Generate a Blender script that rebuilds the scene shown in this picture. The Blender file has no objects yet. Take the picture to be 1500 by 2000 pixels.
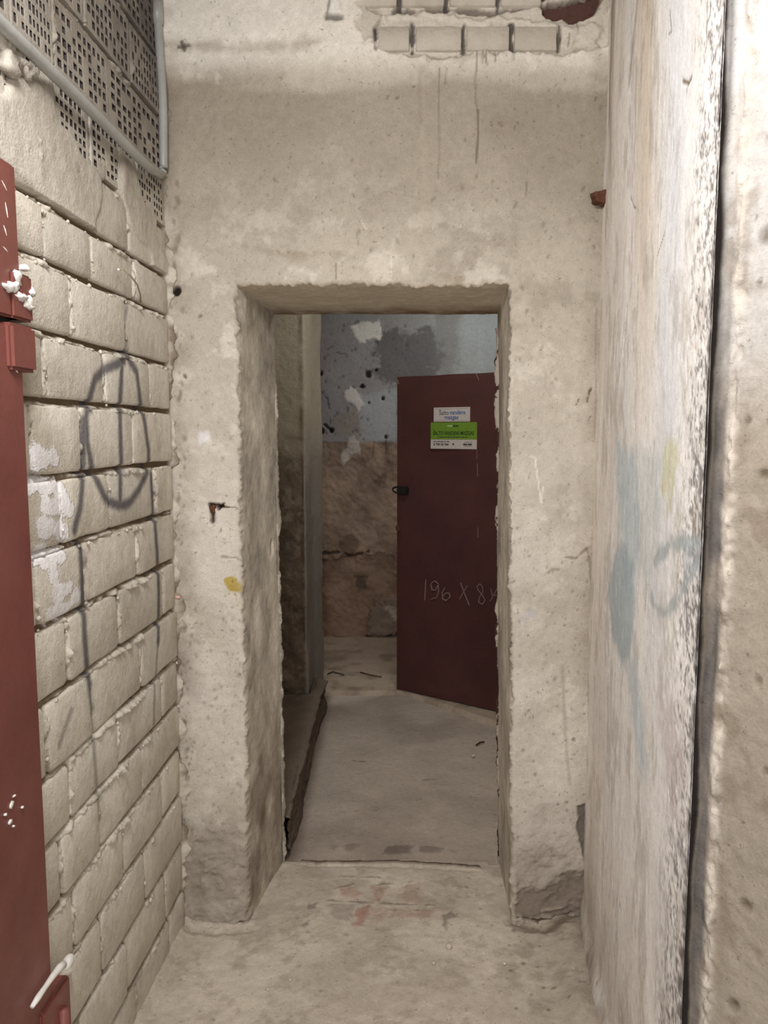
import bpy, bmesh, math, random
import numpy as np
from mathutils import Vector
random.seed(7); rng = np.random.default_rng(11)
SC = bpy.context.scene
COL = SC.collection
PI = math.pi

# ------------------------------------------------------------------ camera
F = 1500.0; PITCH = math.atan(155/1500); CH = 1.59
cp, sp = math.cos(PITCH), math.sin(PITCH)
cam = bpy.data.cameras.new('camera'); cam.sensor_fit = 'HORIZONTAL'; cam.sensor_width = 36; cam.lens = 36.0
cam.clip_start = .02; cam.clip_end = 60
camo = bpy.data.objects.new('camera', cam); COL.objects.link(camo)
camo.location = (0, 0, CH); camo.rotation_euler = (PI/2-PITCH, 0, 0); SC.camera = camo

# ------------------------------------------------------------------ world, lamps, exposure
W = bpy.data.worlds.new('world'); SC.world = W; W.use_nodes = True
W.node_tree.nodes['Background'].inputs[0].default_value = (1, .96, .92, 1)
W.node_tree.nodes['Background'].inputs[1].default_value = .16
SC.view_settings.view_transform = 'Standard'; SC.view_settings.look = 'None'
SC.view_settings.gamma = 1; SC.view_settings.use_curve_mapping = False
SC.view_settings.exposure = 0.07
def area(name, loc, target, sx, sy, power, col):
    l = bpy.data.lights.new(name, 'AREA'); l.shape = 'RECTANGLE'; l.size = sx; l.size_y = sy
    l.energy = power; l.color = col
    o = bpy.data.objects.new(name, l); COL.objects.link(o); o.location = loc
    o.rotation_euler = (Vector(target)-Vector(loc)).to_track_quat('-Z', 'Y').to_euler()
    return o
area('hall_lamp', (-.30, .75, 2.50), (0.15, 1.75, 0.9), .45, .35, 22, (1, .98, .965))
area('rear_fill', (-.25, -1.0, 1.30), (.05, 2.3, 1.2), 1.2, 1.9, 36, (1, .985, .98))  # added daylight fill, unseen, floating behind the camera
area('passage_fill', (.30, 3.5, 2.68), (.15, 4.3, 0), .35, .35, 9.0, (1, .965, .92))  # added soft area light to brighten the passage, no fixture there
area('end_room_lamp', (.85, 5.0, 2.68), (.1, 5.4, .6), .3, .3, 7.0, (1, .98, .95))

# ------------------------------------------------------------------ projection of measured points onto real planes
def ray(px, py):
    a = (px-750)/F; b = (1000-py)/F
    return Vector((a, cp+b*sp, -sp+b*cp))
def atY(px, py, Y):
    r = ray(px, py); t = Y/r.y
    return Vector((r.x*t, Y, CH+r.z*t))
def hit(px, py, p0, n):
    r = ray(px, py); o = Vector((0, 0, CH)); t = (Vector(p0)-o).dot(n)/r.dot(n)
    return o+r*t
def floor_at(px, py, z=0.0):
    r = ray(px, py); t = (z-CH)/r.z
    return Vector((r.x*t, r.y*t, z))
def lin(r, g, b):
    m = max(r, g, b)
    if (m-min(r, g, b))/max(m, 1) < .40:          # whitewashes and dusts: calmer chroma
        l = .3*r+.59*g+.11*b; r, g, b = r+(l-r)*.24, g+(l-g)*.24, b+(l-b)*.24
    return tuple(((c/255)/12.92 if c/255 <= .04045 else ((c/255+.055)/1.055)**2.4) for c in (r, g, b))

# ------------------------------------------------------------------ noise
def _h(xi, yi, s):
    n = np.sin(xi*127.1+yi*311.7+s*74.7)*43758.5453
    return n-np.floor(n)
def vn(x, y, s=0):
    xi = np.floor(x); yi = np.floor(y); fx = x-xi; fy = y-yi
    fx = fx*fx*(3-2*fx); fy = fy*fy*(3-2*fy)
    a = _h(xi, yi, s); b = _h(xi+1, yi, s); c = _h(xi, yi+1, s); d = _h(xi+1, yi+1, s)
    return (a*(1-fx)+b*fx)*(1-fy)+(c*(1-fx)+d*fx)*fy-.5
def fbm(x, y, f, o=4, s=0, g=.5):
    r = 0; a = 1
    for k in range(o):
        r = r+a*vn(x*f*(1+.01*k)+k*7.3, y*f+k*3.1, s+k); f *= 2; a *= g
    return r
def sst(a, b, x):
    t = np.clip((x-a)/(b-a), 0, 1); return t*t*(3-2*t)
def mixc(C, col, w):
    C += (np.array(col)-C)*w[..., None]

class Surf:
    """height and colour field over (u, v); rows share v"""
    def __init__(s, U, V, conv=None):
        s.V1 = V; s.U = U if U.ndim == 2 else np.repeat(U[None, :], len(V), 0)
        s.V = np.repeat(V[:, None], s.U.shape[1], 1)
        s.H = np.zeros(s.U.shape); s.C = np.zeros(s.U.shape+(3,)); s.conv = conv
    def base(s, col, var=.06, f=3, seed=0):
        n = fbm(s.U, s.V, f, 4, seed)
        s.C[:] = np.array(col)*(1+var*2*n)[..., None]
    def win(s, pts, m):
        us = [p[0] for p in pts]; vs = [p[1] for p in pts]
        i0 = np.searchsorted(s.V1, min(vs)-m); i1 = np.searchsorted(s.V1, max(vs)+m)
        if i1 <= i0: return None
        row = s.U[(i0+i1)//2 if (i0+i1)//2 < len(s.V1) else i1-1]
        ok = np.where((row > min(us)-m-.06) & (row < max(us)+m+.06))[0]
        if len(ok) == 0: return None
        return slice(i0, i1), slice(ok[0], ok[-1]+1)
    def _d(s, pts, w):
        U = s.U[w]; V = s.V[w]; d = np.full(U.shape, 9.)
        for a, b in zip(pts[:-1], pts[1:]):
            dx, dy = b[0]-a[0], b[1]-a[1]; L = dx*dx+dy*dy+1e-12
            t = np.clip(((U-a[0])*dx+(V-a[1])*dy)/L, 0, 1)
            d = np.minimum(d, np.hypot(U-a[0]-t*dx, V-a[1]-t*dy))
        return d
    def cv(s, pts): return [s.conv(*p) for p in pts] if s.conv else pts
    def stroke(s, pts, r, col=None, a=1, soft=.6, dep=0, jit=0, raw=False):
        if not raw: pts = s.cv(pts)
        if len(pts) == 1: pts = pts*2
        w = s.win(pts, r*2+jit)
        if w is None: return
        d = s._d(pts, w)
        if jit: d = d+jit*2*fbm(s.U[w], s.V[w], 40, 3, 5)
        k = np.clip((r-d)/(r*soft), 0, 1)*a
        if col is not None: mixc(s.C[w], col, k)
        s.H[w] -= dep*np.clip((r-d)/(r*soft), 0, 1)
    def fill(s, pts, col=None, a=1, soft=.01, jit=0, dep=0, jf=25, raw=False, seed=9):
        if not raw: pts = s.cv(pts)
        w = s.win(pts, soft+jit*2)
        if w is None: return
        U = s.U[w]; V = s.V[w]
        if jit:
            U = U+jit*2*fbm(U, V, jf, 4, seed, .65); V = V+jit*2*fbm(V, s.U[w], jf, 4, seed+20, .65)
        ins = np.zeros(U.shape, bool); d = np.full(U.shape, 9.); n = len(pts)
        for i in range(n):
            x1, y1 = pts[i]; x2, y2 = pts[(i+1) % n]
            c = (y1 > V) != (y2 > V)
            ins ^= c & (U < (x2-x1)*(V-y1)/(y2-y1+1e-12)+x1)
            dx, dy = x2-x1, y2-y1; L = dx*dx+dy*dy+1e-12
            t = np.clip(((U-x1)*dx+(V-y1)*dy)/L, 0, 1)
            d = np.minimum(d, np.hypot(U-x1-t*dx, V-y1-t*dy))
        sd = np.where(ins, d, -d); k = np.clip(sd/soft+.5, 0, 1)
        if col is not None: mixc(s.C[w], col, k*a)
        s.H[w] -= dep*k
    def pits(s, n, u0, u1, v0, v1, rmin, rmax, dep, col, a=.7, el=1.0, seed=1):
        r_ = np.random.default_rng(seed)
        for _ in range(n):
            u = r_.uniform(u0, u1); v = r_.uniform(v0, v1); r = rmin+(rmax-rmin)*r_.random()**2.5
            m = r*2*max(1, el); w = s.win([(u, v)], m)
            if w is None: continue
            ang = r_.uniform(-.5, .5); du = s.U[w]-u; dv = (s.V[w]-v)
            x = du*math.cos(ang)+dv*math.sin(ang); y = (-du*math.sin(ang)+dv*math.cos(ang))/el
            k = np.clip(1.3-np.hypot(x, y)/r, 0, 1)
            mixc(s.C[w], col, k*a); s.H[w] -= dep*k*r/rmax

def grid_mesh(name, P, C, mat, mask=None, parent=None, flip=False):
    nv, nu = P.shape[:2]
    idx = np.arange(nv*nu).reshape(nv, nu)
    q = np.stack([idx[:-1, :-1], idx[:-1, 1:], idx[1:, 1:], idx[1:, :-1]], -1)
    if mask is not None: q = q[mask]
    q = q.reshape(-1, 4)
    if flip: q = q[:, ::-1]
    used = np.zeros(nv*nu, bool); used[q.ravel()] = True
    rem = np.cumsum(used)-1; q = rem[q]
    co = P.reshape(-1, 3)[used]; cc = C.reshape(-1, 3)[used]
    me = bpy.data.meshes.new(name)
    me.vertices.add(len(co)); me.vertices.foreach_set('co', co.astype(np.float32).ravel())
    me.loops.add(q.size); me.loops.foreach_set('vertex_index', q.astype(np.int32).ravel())
    me.polygons.add(len(q)); me.polygons.foreach_set('loop_start', (np.arange(len(q))*4).astype(np.int32))
    me.polygons.foreach_set('use_smooth', np.ones(len(q), bool))
    me.update(calc_edges=True)
    at = me.color_attributes.new('Col', 'FLOAT_COLOR', 'POINT')
    rgba = np.ones((len(co), 4), np.float32); rgba[:, :3] = np.clip(cc, .004, .95)
    at.data.foreach_set('color', rgba.ravel())
    me.materials.append(mat)
    return link(name, me, parent)
def link(name, me, parent=None):
    o = bpy.data.objects.new(name, me); COL.objects.link(o)
    if parent: o.parent = parent
    return o
def tag(o, label=None, cat=None, group=None, kind=None):
    if label: o['label'] = label
    if cat: o['category'] = cat
    if group: o['group'] = group
    if kind: o['kind'] = kind
    return o
def empty(name, loc=(0, 0, 0)):
    o = bpy.data.objects.new(name, None); COL.objects.link(o); o.location = loc; return o
def bm_obj(name, bm, mat, parent=None, smooth=False, off=None):
    if off is not None: bmesh.ops.translate(bm, vec=-Vector(off), verts=bm.verts)
    me = bpy.data.meshes.new(name); bmesh.ops.recalc_face_normals(bm, faces=bm.faces); bm.to_mesh(me); bm.free()
    if smooth:
        for p in me.polygons: p.use_smooth = True
    me.materials.append(mat)
    return link(name, me, parent)
def boxbm(x0, x1, y0, y1, z0, z1, bev=0, bm=None):
    bm = bm or bmesh.new()
    r = bmesh.ops.create_cube(bm, size=1)
    for v in r['verts']:
        v.co = Vector(((x0+x1)/2+v.co.x*(x1-x0), (y0+y1)/2+v.co.y*(y1-y0), (z0+z1)/2+v.co.z*(z1-z0)))
    if bev:
        es = [e for e in bm.edges if any(v in r['verts'] for v in e.verts)]
        bmesh.ops.bevel(bm, geom=es, offset=bev, segments=2, affect='EDGES')
    return bm
def tube(bm, pts, r, n=12, cap=True):
    pts = [Vector(p) for p in pts]; rs = r if isinstance(r, (list, tuple)) else [r]*len(pts)
    rings = []; ref = Vector((0.13, .27, .95))
    for i, p in enumerate(pts):
        d = (pts[min(i+1, len(pts)-1)]-pts[max(i-1, 0)]).normalized()
        x = d.cross(ref)
        if x.length < .1: x = d.cross(Vector((1, 0, 0)))
        x.normalize(); y = d.cross(x)
        rings.append([bm.verts.new(p+(x*math.cos(2*PI*k/n)+y*math.sin(2*PI*k/n))*rs[i]) for k in range(n)])
    for a, b in zip(rings[:-1], rings[1:]):
        for k in range(n): bm.faces.new((a[k], a[(k+1) % n], b[(k+1) % n], b[k]))
    if cap: bm.faces.new(rings[0][::-1]); bm.faces.new(rings[-1])
    return bm
def lump(name, loc, rx, ry, rz, mat, parent=None, amp=.25, sub=2, f=3.0):
    bm = bmesh.new(); bmesh.ops.create_icosphere(bm, subdivisions=sub, radius=1)
    s = random.random()*50
    for v in bm.verts:
        c = v.co; k = 1+amp*(math.sin(c.x*f+s)+math.sin(c.y*f*1.3+s*2)+math.sin(c.z*f*.9+s*3))/1.8
        v.co = Vector((c.x*rx*k, c.y*ry*k, c.z*rz*k))
    o = bm_obj(name, bm, mat, parent, True); o.location = loc; return o

# ------------------------------------------------------------------ materials
def newmat(name, rough=.9, spec=.25):
    m = bpy.data.materials.new(name); m.use_nodes = True; nt = m.node_tree
    b = nt.nodes['Principled BSDF']; b.inputs['Roughness'].default_value = rough
    b.inputs['Specular IOR Level'].default_value = spec
    return m, nt, b
def N(nt, t, **k):
    n = nt.nodes.new(t)
    for a, v in k.items(): setattr(n, a, v)
    return n
def math_(nt, op, a, b=None, c=None, clamp=False):
    n = N(nt, 'ShaderNodeMath', operation=op, use_clamp=clamp)
    for i, x in enumerate((a, b, c)):
        if x is None: continue
        if isinstance(x, (int, float)): n.inputs[i].default_value = x
        else: nt.links.new(x, n.inputs[i])
    return n.outputs[0]
def noise(nt, vec, sc, det=4, rough=.55):
    n = N(nt, 'ShaderNodeTexNoise'); n.inputs['Scale'].default_value = sc
    n.inputs['Detail'].default_value = det; n.inputs['Roughness'].default_value = rough
    nt.links.new(vec, n.inputs['Vector']); return n.outputs['Fac']
def ramp(nt, f, p0, p1, c0=(0, 0, 0, 1), c1=(1, 1, 1, 1)):
    r = N(nt, 'ShaderNodeValToRGB'); r.color_ramp.elements[0].position = p0; r.color_ramp.elements[1].position = p1
    r.color_ramp.elements[0].color = c0; r.color_ramp.elements[1].color = c1
    nt.links.new(f, r.inputs[0]); return r.outputs[0]
def mix(nt, f, a, b, mode='MIX'):
    n = N(nt, 'ShaderNodeMix', data_type='RGBA', blend_type=mode)
    for i, x in ((0, f), (6, a), (7, b)):
        if isinstance(x, (int, float)): n.inputs[i].default_value = x
        elif isinstance(x, tuple): n.inputs[i].default_value = (x+(1,))[:4]
        else: nt.links.new(x, n.inputs[i])
    return n.outputs[2]
def pos(nt): return N(nt, 'ShaderNodeNewGeometry').outputs['Position']
def grime(nt, vec, colour, speck=.5, f=1.0, dark=(.28, .22, .17)):
    """tone variation plus small dirt specks, by world position"""
    big = noise(nt, vec, 4*f, 5, .6); fine = noise(nt, vec, 42*f, 5, .65); vf = noise(nt, vec, 190*f, 3, .6)
    g = math_(nt, 'MULTIPLY_ADD', big, .22, .89); g2 = math_(nt, 'MULTIPLY_ADD', fine, .42, .79); g3 = math_(nt, 'MULTIPLY_ADD', vf, .42, .79)
    m = math_(nt, 'MULTIPLY', math_(nt, 'MULTIPLY', g, g2), g3)
    cmb = N(nt, 'ShaderNodeCombineColor')
    for i in range(3): nt.links.new(m, cmb.inputs[i])
    c = mix(nt, 1.0, colour, cmb.outputs[0], 'MULTIPLY')
    sp_ = ramp(nt, noise(nt, vec, 75*f, 6, .72), .60, .68)
    c = mix(nt, math_(nt, 'MULTIPLY', sp_, speck), c, mix(nt, 1.0, c, dark, 'MULTIPLY'))
    return c, fine, vf
def bump(nt, b, pairs, dist=.004):
    h = None
    for s, w in pairs:
        x = math_(nt, 'MULTIPLY', s, w); h = x if h is None else math_(nt, 'ADD', h, x)
    n = N(nt, 'ShaderNodeBump'); n.inputs['Strength'].default_value = 1; n.inputs['Distance'].default_value = dist
    nt.links.new(h, n.inputs['Height']); nt.links.new(n.outputs[0], b.inputs['Normal'])
def plaster(name, speck=.5, bd=.004, f=1.0, rough=.92):
    m, nt, b = newmat(name, rough)
    at = N(nt, 'ShaderNodeAttribute', attribute_name='Col').outputs['Color']
    p = pos(nt); c, fine, vf = grime(nt, p, at, speck, f)
    nt.links.new(c, b.inputs['Base Color']); bump(nt, b, ((noise(nt, p, 14*f, 6, .62), 1.2), (fine, .6), (vf, .35)), bd)
    return m
def painted(name, col, col2, rough=.45, spec=.4, chips=None, sc=30, bd=.0008):
    m, nt, b = newmat(name, rough, spec); p = pos(nt)
    c = mix(nt, ramp(nt, noise(nt, p, sc*.25, 5, .6), .35, .65), col, col2)
    c = mix(nt, math_(nt, 'MULTIPLY', ramp(nt, noise(nt, p, sc*3, 5, .7), .55, .75), .35), c, tuple(x*.5 for x in col))
    if chips: c = mix(nt, ramp(nt, noise(nt, p, sc*1.3, 6, .7), chips[1], chips[1]+.03), c, chips[0])
    nt.links.new(c, b.inputs['Base Color'])
    r = math_(nt, 'MULTIPLY_ADD', noise(nt, p, sc, 4), .3, rough-.15); nt.links.new(r, b.inputs['Roughness'])
    bump(nt, b, ((noise(nt, p, sc*2, 4), 1.0),), bd)
    return m
def flat(name, col, rough=.6, metal=0):
    m, nt, b = newmat(name, rough); p = pos(nt)
    c = mix(nt, ramp(nt, noise(nt, p, 60, 4), .3, .7), tuple(x*.88 for x in col), col)
    nt.links.new(c, b.inputs['Base Color']); b.inputs['Metallic'].default_value = metal; return m

M_wall = plaster('old_limewashed_plaster', .6, .0032)
M_right = plaster('white_brushed_plaster', .25, .0018)
M_floor = plaster('dusty_concrete_floor', .55, .003, 1.2)
M_dim = plaster('stained_cellar_plaster', .5, .006)
M_jambtrim = plaster('chipped_frame_paint', .7, .004, 1.5)
M_pipe = painted('grey_pipe_paint', lin(168, 168, 162), lin(150, 150, 146), .35, .5)
M_red = painted('oxblood_steel_paint', lin(126, 74, 66), lin(112, 62, 55), .42, .45, None, 22)
M_door = painted('dark_maroon_door_paint', lin(84, 50, 47), lin(72, 43, 42), .55, .3, (lin(120, 84, 76), .72), 16)
M_rust = painted('rust', lin(112, 74, 56), lin(66, 44, 36), .9, .2, None, 60, .002)
M_black = flat('black_iron_and_gap_dark', lin(38, 34, 34), .5)
M_foam = flat('white_foam', lin(232, 228, 220), .8)
M_chalk = flat('chalk', lin(150, 124, 118), .95)
M_signw = flat('white_sign_plastic', lin(200, 188, 180), .5)
M_signg = flat('green_sign_print', lin(112, 146, 52), .5)
M_inkb = flat('blue_ink', lin(70, 100, 160), .7)
M_inkg = flat('grey_ink', lin(96, 104, 124), .7)
M_inkd = flat('dark_green_ink', lin(34, 62, 30), .7)
M_inkk = flat('dark_grey_ink', lin(60, 58, 66), .7)
M_inkl = flat('pale_green_ink', lin(190, 214, 150), .7)
M_peb = flat('pale_rubble', lin(205, 194, 172), .95)
M_wire = flat('limewashed_wire', lin(168, 152, 122), .7)
M_concrete = painted('dark_ledge_concrete', lin(104, 90, 76), lin(80, 68, 56), .9, .2, None, 26, .006)
M_plain = painted('plain_plaster', lin(188, 176, 156), lin(172, 160, 142), .92, .2, None, 10, .004)
M_bare = painted('bare_brick', lin(208, 198, 182), lin(188, 176, 158), .92, .2, (lin(150, 120, 104), .72), 30, .004)

# ------------------------------------------------------------------ plan of the corridor
YF = 2.36; YB = 2.73; XL0 = -.646; XR0 = .648
def XL(Y): return XL0-(YF-Y)*.047
def XR(Y): return XR0-(YF-Y)*.12
nL = Vector((1, -.047, 0)).normalized(); pL = Vector((XL0, YF, 0))
nR = Vector((-1, .12, 0)).normalized(); pR = Vector((XR0, YF, 0))
ZT = 3.2

# ================================================================== FRONT WALL with the opening
TOPZ = 2.03; RF = .013
def ol(z): return -.443+.003*sst(0, 2, z)*0
def orr(z): return np.interp(z, [0, 2.03], [.420, .375])
cF = lambda x, y: tuple(atY(x, y, YF))[::2]
beige = lin(206, 193, 171)
def paint_front(s):
    U, V = s.U, s.V
    s.base(lin(184, 173, 155), .07, 2.5, 3)
    mixc(s.C, lin(146, 132, 114), np.clip((fbm(U, V, 6, 6, 201, .68)-.10)*3.2, 0, 1)*.42)
    mixc(s.C, lin(222, 212, 196), np.clip((fbm(U, V, 9, 6, 202, .68)-.16)*3.5, 0, 1)*.5)
    # broad tones: lighter low on the piers, a wavy-edged shade band painted over the plaster high up
    mixc(s.C, lin(214, 204, 190), np.clip(sst(1.9, 1.3, V)*(.6+fbm(U, V, 5, 3, 8)), 0, 1)*.8)
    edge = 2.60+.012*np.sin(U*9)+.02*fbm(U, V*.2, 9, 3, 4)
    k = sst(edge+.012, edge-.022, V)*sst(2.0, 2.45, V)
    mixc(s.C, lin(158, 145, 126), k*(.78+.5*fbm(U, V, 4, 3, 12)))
    mixc(s.C, lin(238, 230, 216), sst(2.60, 2.70, V)*.85)
    # dirt at the corners and near the floor
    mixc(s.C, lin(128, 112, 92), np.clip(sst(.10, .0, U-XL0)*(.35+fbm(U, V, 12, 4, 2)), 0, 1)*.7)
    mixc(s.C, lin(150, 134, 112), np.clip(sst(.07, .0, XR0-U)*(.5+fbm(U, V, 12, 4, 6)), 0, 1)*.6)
    low = np.clip(sst(.50, .12, V+.12*fbm(U, V, 9, 4, 21))*(.85+.8*fbm(U, V, 16, 4, 33)), 0, 1)
    mixc(s.C, lin(144, 131, 114), low*.6)
    s.H += .010*fbm(U, V, 2.2, 3, 40)+.005*fbm(U, V, 11, 4, 41)+.0022*fbm(U, V, 45, 3, 42)
    s.H += .006*low*fbm(U, V, 38, 4, 50)*2
    s.H += .020*sst(2.57, 2.66, V)                       # the upper coat is thicker: a rounded lip hangs over
    s.stroke([(325, 92), (400, 98), (480, 102), (560, 96), (620, 88)], .028, lin(160, 145, 124), .55, 1.0, 0, .01)  # this and the next: soft shadow lines painted on the wall
    s.stroke([(760, 96), (840, 118), (900, 122), (1000, 100), (1165, 100)], .016, lin(164, 149, 128), .5, 1.0, 0, .008)
    # left pier
    s.pits(70, XL0, -.44, .4, 1.7, .002, .0055, .003, lin(140, 124, 104), .5, 1.6, 5)
    s.pits(170, XL0, -.44, .25, 1.05, .002, .006, .004, lin(134, 119, 100), .5, 1.5, 6)
    s.pits(120, .40, XR0, .2, 1.3, .0025, .006, .004, lin(120, 104, 86), .6, 1.3, 7)
    s.pits(110, XL0, XR0, 1.3, 2.7, .0025, .006, .004, lin(118, 100, 80), .5, 1.8, 8)
    s.pits(60, XL0, XL0+.035, .3, 2.4, .003, .008, .006, lin(110, 94, 74), .6, 2.2, 18)
    s.stroke([(343, 570), (345, 567)], .014, lin(35, 25, 22), 1, .3, .015)          # drilled hole by the brick corner
    s.stroke([(392, 617)], .007, lin(110, 90, 70), .8, .6, .004)
    s.stroke([(359, 733), (362, 737)], .006, lin(90, 74, 58), .8, .6, .005)
    for a, b, w in (((410, 985), (428, 988), .010), ((414, 988), (416, 1018), .008), ((428, 988), (446, 991), .005), ((437, 983), (428, 994), .006)):
        s.stroke([a, b], w, lin(66, 42, 32), .95, .5, .012, .003)
    s.stroke([(446, 991), (468, 990)], .003, lin(100, 80, 64), .7, .6, .002)
    s.fill([(440, 1128), (452, 1123), (465, 1132), (470, 1146), (464, 1156), (450, 1156), (443, 1146), (438, 1138)], lin(176, 150, 62), .9, .004, .003)
    s.stroke([(448, 1160)], .005, lin(170, 146, 70), .8); s.stroke([(460, 1158), (464, 1176)], .003, lin(190, 170, 120), .8)
    s.fill([(385, 850), (405, 845), (410, 862), (392, 872)], lin(226, 222, 224), .8, .012, .006)
    s.stroke([(434, 1088), (480, 1090)], .004, lin(140, 122, 100), .6, .6, .003, .003)
    s.fill([(481, 1590), (497, 1560), (497, 1640), (483, 1640)], lin(92, 72, 56), .85, .006, .006, .012)
    s.stroke([(355, 1808), (390, 1814), (420, 1806), (450, 1812), (480, 1796)], .006, lin(92, 74, 58), .8, .6, .008, .006)
    s.stroke([(400, 1700), (415, 1692), (445, 1680)], .004, lin(176, 166, 152), .6, .5, -.004, .003)
    s.stroke([(405, 1690), (392, 1680), (420, 1672)], .004, lin(176, 166, 152), .6, .5, -.004, .003)
    s.stroke([(425, 1735), (450, 1728), (468, 1720)], .0035, lin(176, 166, 152), .6, .5, -.003, .003)
    s.fill([(360, 1640), (440, 1600), (490, 1640), (490, 1740), (420, 1770), (365, 1750)], lin(144, 131, 118), .5, .04, .03)
    # scratches and runs over the lintel
    dk = lin(112, 94, 70)
    s.stroke([(930, 105), (927, 165), (931, 215)], .0035, lin(132, 114, 90), .7); s.stroke([(933, 215), (934, 260), (930, 318)], .0045, dk, .85, .6, .001)
    s.stroke([(857, 140), (858, 300), (856, 348)], .0035, lin(134, 116, 92), .65, .7); s.stroke([(824, 140), (826, 300), (828, 480)], .012, lin(176, 162, 140), .4, .9)
    s.stroke([(820, 150), (822, 240)], .009, lin(138, 122, 98), .35, 1); s.stroke([(656, 515), (657, 545)], .004, lin(128, 108, 84), .7)
    s.stroke([(940, 105), (950, 135)], .003, dk, .6); s.stroke([(948, 105), (948, 130)], .003, dk, .6); s.stroke([(871, 140), (870, 165)], .003, dk, .6)
    s.stroke([(1028, 355), (1030, 380)], .003, dk, .6); s.stroke([(697, 455), (700, 478)], .003, dk, .4)
    for x, y in ((1087, 165), (1010, 240), (760, 185), (778, 190), (975, 240), (1165, 190), (1160, 480), (1010, 395), (690, 380), (535, 350)):
        s.stroke([(x, y), (x+rng.uniform(-6, 6), y+rng.uniform(2, 9))], .004, dk, .6, .6, .003, .002)
    s.stroke([(480, 480), (560, 500), (640, 494), (700, 506)], .010, lin(150, 132, 106), .35, 1, 0, .01)
    s.stroke([(860, 540), (930, 552), (985, 548)], .012, lin(150, 132, 106), .45, 1, 0, .01)
    s.stroke([(700, 420), (716, 450)], .002, lin(222, 212, 196), .6); s.stroke([(765, 500), (763, 545)], .0025, lin(224, 214, 198), .5)
    s.stroke([(358, 88), (364, 106)], .006, lin(84, 72, 60), .8, .6, .004, .003); s.stroke([(352, 98), (372, 94)], .004, lin(84, 72, 60), .7, .6, .003, .003)
    # white streak of lime with its base shadow painted dark, top left of the broken coat
    s.fill([(648, 0), (662, 0), (668, 36), (642, 36)], lin(236, 230, 220), .9, .006, .002, -.006)
    s.fill([(634, 36), (672, 36), (670, 46), (636, 46)], lin(96, 88, 78), .8, .006, .002, .006)
    s.stroke([(640, 34), (646, 0)], .005, lin(110, 100, 88), .7)
    # broken-out area that bares the brickwork
    bz = [(700, -60), (1185, -60), (1185, 90), (1100, 112), (1000, 108), (930, 104), (900, 112), (840, 116), (770, 108), (735, 100), (745, 76), (728, 60), (745, 30), (715, 14)]
    s.fill(bz, lin(190, 178, 158), .5, .012, .008, .022)
    s.fill([(690, 10), (735, 5), (745, 80), (715, 95), (700, 60)], lin(176, 164, 146), .6, .01, .014, .008)
    s.stroke([(770, 24), (860, 18), (960, 26), (1040, 12)], .009, lin(112, 96, 84), .85, .6, .012, .006)
    s.fill([(1058, 12), (1100, 4), (1140, -6), (1178, -20), (1172, 18), (1142, 34), (1120, 42), (1098, 38), (1066, 34)], lin(78, 44, 36), .95, .006, .006, .035)
    s.stroke([(1060, -5), (1120, -14), (1175, -30)], .006, lin(96, 62, 50), .8, .5, .01, .004)
    s.fill([(745, 30), (900, 34), (1050, 44), (1170, 50), (1170, 96), (1010, 62), (900, 54), (760, 50)], lin(214, 204, 188), .8, .01, .012, -.014)
    for x, y0, y1 in ((805, 52, 104), (905, 54, 104), (998, 54, 102), (780, -48, 20), (872, -48, 18), (972, -48, 20), (733, 60, 100), (1090, 56, 100), (1060, -48, 0)):
        s.stroke([(x, y0), (x, y1)], .009, lin(74, 66, 64), .9, .5, .006, .004)
    for x, y0, y1 in ((965, 105, 128), (940, 112, 132), (1085, 60, 80), (1000, 110, 125), (1110, 70, 90), (1128, 45, 70)):
        s.stroke([(x, y0), (x, y1)], .0035, lin(112, 98, 82), .6, .7, .002)
    # right pier
    s.stroke([(1065, 728), (1066, 760), (1078, 775)], .004, lin(176, 164, 150), .6); s.stroke([(1066, 760), (1052, 800), (1045, 840)], .004, lin(188, 176, 162), .6)
    s.stroke([(1037, 892), (1045, 893), (1052, 945), (1057, 982)], .003, lin(234, 228, 216), .9); s.stroke([(1057, 982), (1061, 952)], .003, lin(234, 228, 216), .8)
    s.stroke([(1105, 1088), (1125, 1092), (1148, 1070)], .005, lin(140, 122, 106), .8, .6, .004, .004); s.stroke([(1148, 1075), (1155, 1118), (1160, 1140)], .006, lin(134, 116, 98), .7, .6, .004, .004)
    s.stroke([(1062, 1125), (1080, 1112), (1092, 1114)], .006, lin(150, 138, 124), .7, .7, .003, .004)
    s.fill([(1022, 1198), (1046, 1188), (1052, 1202), (1034, 1208), (1028, 1228), (1018, 1220)], lin(186, 182, 186), .6, .01, .008)
    for a, b in (((1127, 790), (1131, 780)), ((1152, 765), (1148, 785)), ((1155, 760), (1150, 770)), ((1153, 815), (1150, 822)), ((1030, 1240), (1032, 1242)), ((1168, 908), (1168, 912))):
        s.stroke([a, b], .0035, lin(88, 72, 58), .8, .6, .003, .002)
    s.stroke([(1164, 600), (1163, 900), (1150, 1300), (1148, 1560)], .003, lin(150, 134, 116), .7)
    s.stroke([(1098, 1300), (1104, 1440), (1112, 1530)], .009, lin(150, 132, 112), .5, 1)
    s.fill([(1126, 1574), (1148, 1568), (1154, 1604), (1153, 1700), (1140, 1690), (1136, 1650), (1128, 1610)], lin(98, 86, 78), .85, .008, .005, .012)
    s.fill([(1000, 1745), (1040, 1740), (1080, 1724), (1120, 1706), (1152, 1700), (1156, 1790), (1100, 1800), (1004, 1790)], lin(118, 100, 84), .75, .02, .014, .008)
    s.stroke([(1000, 1790), (1040, 1798), (1075, 1800), (1120, 1785)], .006, lin(84, 64, 46), .9, .5, .010, .006)
    s.stroke([(1085, 1794), (1110, 1792)], .004, lin(86, 62, 42), .9, .5, .004)
    s.stroke([(1060, 1782), (1120, 1766)], .004, lin(176, 158, 134), .6, .5, -.006, .006)
step = .0042
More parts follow.
